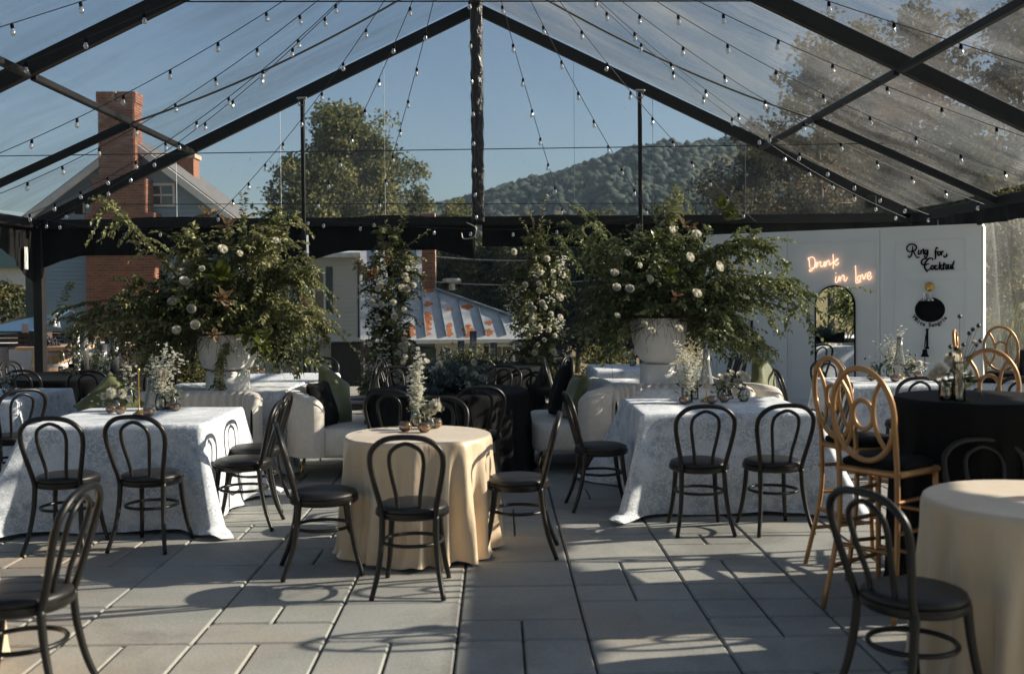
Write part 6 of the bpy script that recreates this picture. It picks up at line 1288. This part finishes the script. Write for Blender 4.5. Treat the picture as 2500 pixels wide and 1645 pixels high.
# arched mirror
mr = thing('arched_mirror', 'tall arched mirror in a thin black frame leaning on the partition', 'mirror', tuple(wp(2040, 930, .02))); 
L0, L1 = wp(1992, 850, .0), wp(2088, 850, .0); cxm = (L0+L1)/2; hw = (L1-L0).length/2; ztop = wp(2040, 698, 0).z; zar = ztop-hw; zb_ = .62-.40
def arch(h_, z0, off): 
    pts_ = [(-h_, z0), (-h_, zar)]+[(-h_*math.cos(b), zar+h_*math.sin(b)) for b in np.linspace(0, math.pi, 30)][1:-1]+[(h_, zar), (h_, z0)]; return [tuple(Vector((cxm.x, cxm.y, 0))+right*x_+wn*off+Vector((0, 0, z_))) for x_, z_ in pts_]
A = arch(hw-.004, zb_, .022); MB().add(A, [tuple(range(len(A)))[::-1]]).build('mirror_glass', M['mirror'], mr, smooth=False)
A2 = arch(hw, zb_, .020); MB().tube(A2, .011, 6, closed=True).build('frame', M['ink'], mr)

# ================================================================== festoon strings
bulb_g = MB().lathe([(.010, 0), (.014, -.012), (.020, -.028), (.022, -.040), (.018, -.052), (.009, -.058), (.001, -.060)], 12).mesh('bulb', M['bulb_glass']); sock = MB().lathe([(.001, .036), (.011, .034), (.014, .020), (.0145, -.004), (.001, -.006)], 10).mesh('socket', M['ink'])
AX = Vector((TX, YB-BAY, ZA-.12))
def strand(b, sag, label, first=.35, gap=.54, a=None, kink=0):
    a = Vector(a) if a else AX.copy(); b = Vector(b); L = (b-a).length; t = thing('festoon_string', label, 'string lights', tuple(a), 0, 'festoon light strings under the roof'); n = 40
    f = lambda u: a+(b-a)*u-Vector((0, 0, sag*4*u*(1-u)*(1-.25*(u-.5))))
    MB().tube([tuple(f(k/(n-1))) for k in range(n)], .0042, 5).build('cable', M['cable'], t); s = first
    while s < L-.1:
        p = f(s/L)-a; al = random.uniform(-.15, .15); e = inst('bulb', bulb_g, t, tuple(p-Vector((0, 0, .036))), (al, random.uniform(-.15, .15), 0)); inst('socket', sock, e); s += gap
    return t
G_ = YB-.16; ez_ = 2.62
strand((-4.02, G_, ez_), .30, 'light string ending on the gable beam left of the left gable post'); strand((-2.66, G_, ez_), .22, 'light string ending at the left gable post', .5)
strand((-1.72, G_, ez_), .15, 'light string ending between left gable post and king post', .3); strand((TX-.02, G_-.12, ez_), .10, 'light string running down beside the king post', .4)
strand((.98, G_, ez_), .12, 'light string ending just right of the king post', .5); strand((2.22, G_, ez_), .17, 'light string ending near the right gable post', .3); strand((3.62, G_, ez_), .27, 'light string ending right of the right gable post', .45)
strand((5.72, G_, ez_+.05), .45, 'light string ending in the right rear corner of the marquee', .3); strand((TX+HW-.1, 13.5, ez_), .48, 'light string ending on the right eave just before the rear corner', .55)
strand((TX+HW-.1, 11.95, ez_), .42, 'light string ending on the right eave at the first batten', .35); strand((TX+HW-.1, 10.5, ez_+.05), .34, 'light string to the right eave, one of a close pair', .6); strand((TX+HW-.1, 9.3, ez_+.1), .28, 'light string to the right eave, other of the close pair', .4, kink=1)
strand((TX+HW-.1, 7.4, 2.7), .12, 'nearest light string on the right, across the top corner', .2)
strand((TX-HW+.1, G_-.1, ez_+.05), .42, 'light string ending in the left rear corner of the marquee', .4); strand((TX-HW+.1, 13.3, ez_), .50, 'light string ending on the left eave just before the rear corner', .6)
strand((TX-HW+.1, 11.85, ez_), .44, 'light string ending on the left eave at the first batten', .3); strand((TX-HW+.1, 10.6, ez_+.05), .34, 'light string to the left eave, crossing above the brick chimney', .5)
strand((TX-HW+.1, 8.7, ez_+.1), .10, 'long light string to the left eave above the roof edge of the house', .4); strand((TX-HW+.1, 7.2, 2.7), .10, 'nearest light string on the left, in the top corner', .3)
P0 = atY(110, 535, G_-.2); P1 = atY(420, 560, G_-.2); strand(tuple(P1), .06, 'short drooping light string along the black valance at left', .2, .45, a=tuple(P0))
P0 = atY(745, 535, G_-.2); P1 = atY(1180, 560, G_-.2); strand(tuple(P1), .02, 'short light string along the black valance left of the king post', .25, .5, a=tuple(P0))
P0 = atY(1180, 560, G_-.2); P1 = atY(1560, 530, G_-.2); strand(tuple(P1), .05, 'short light string along the black valance right of the king post', .4, .6, a=tuple(P0))
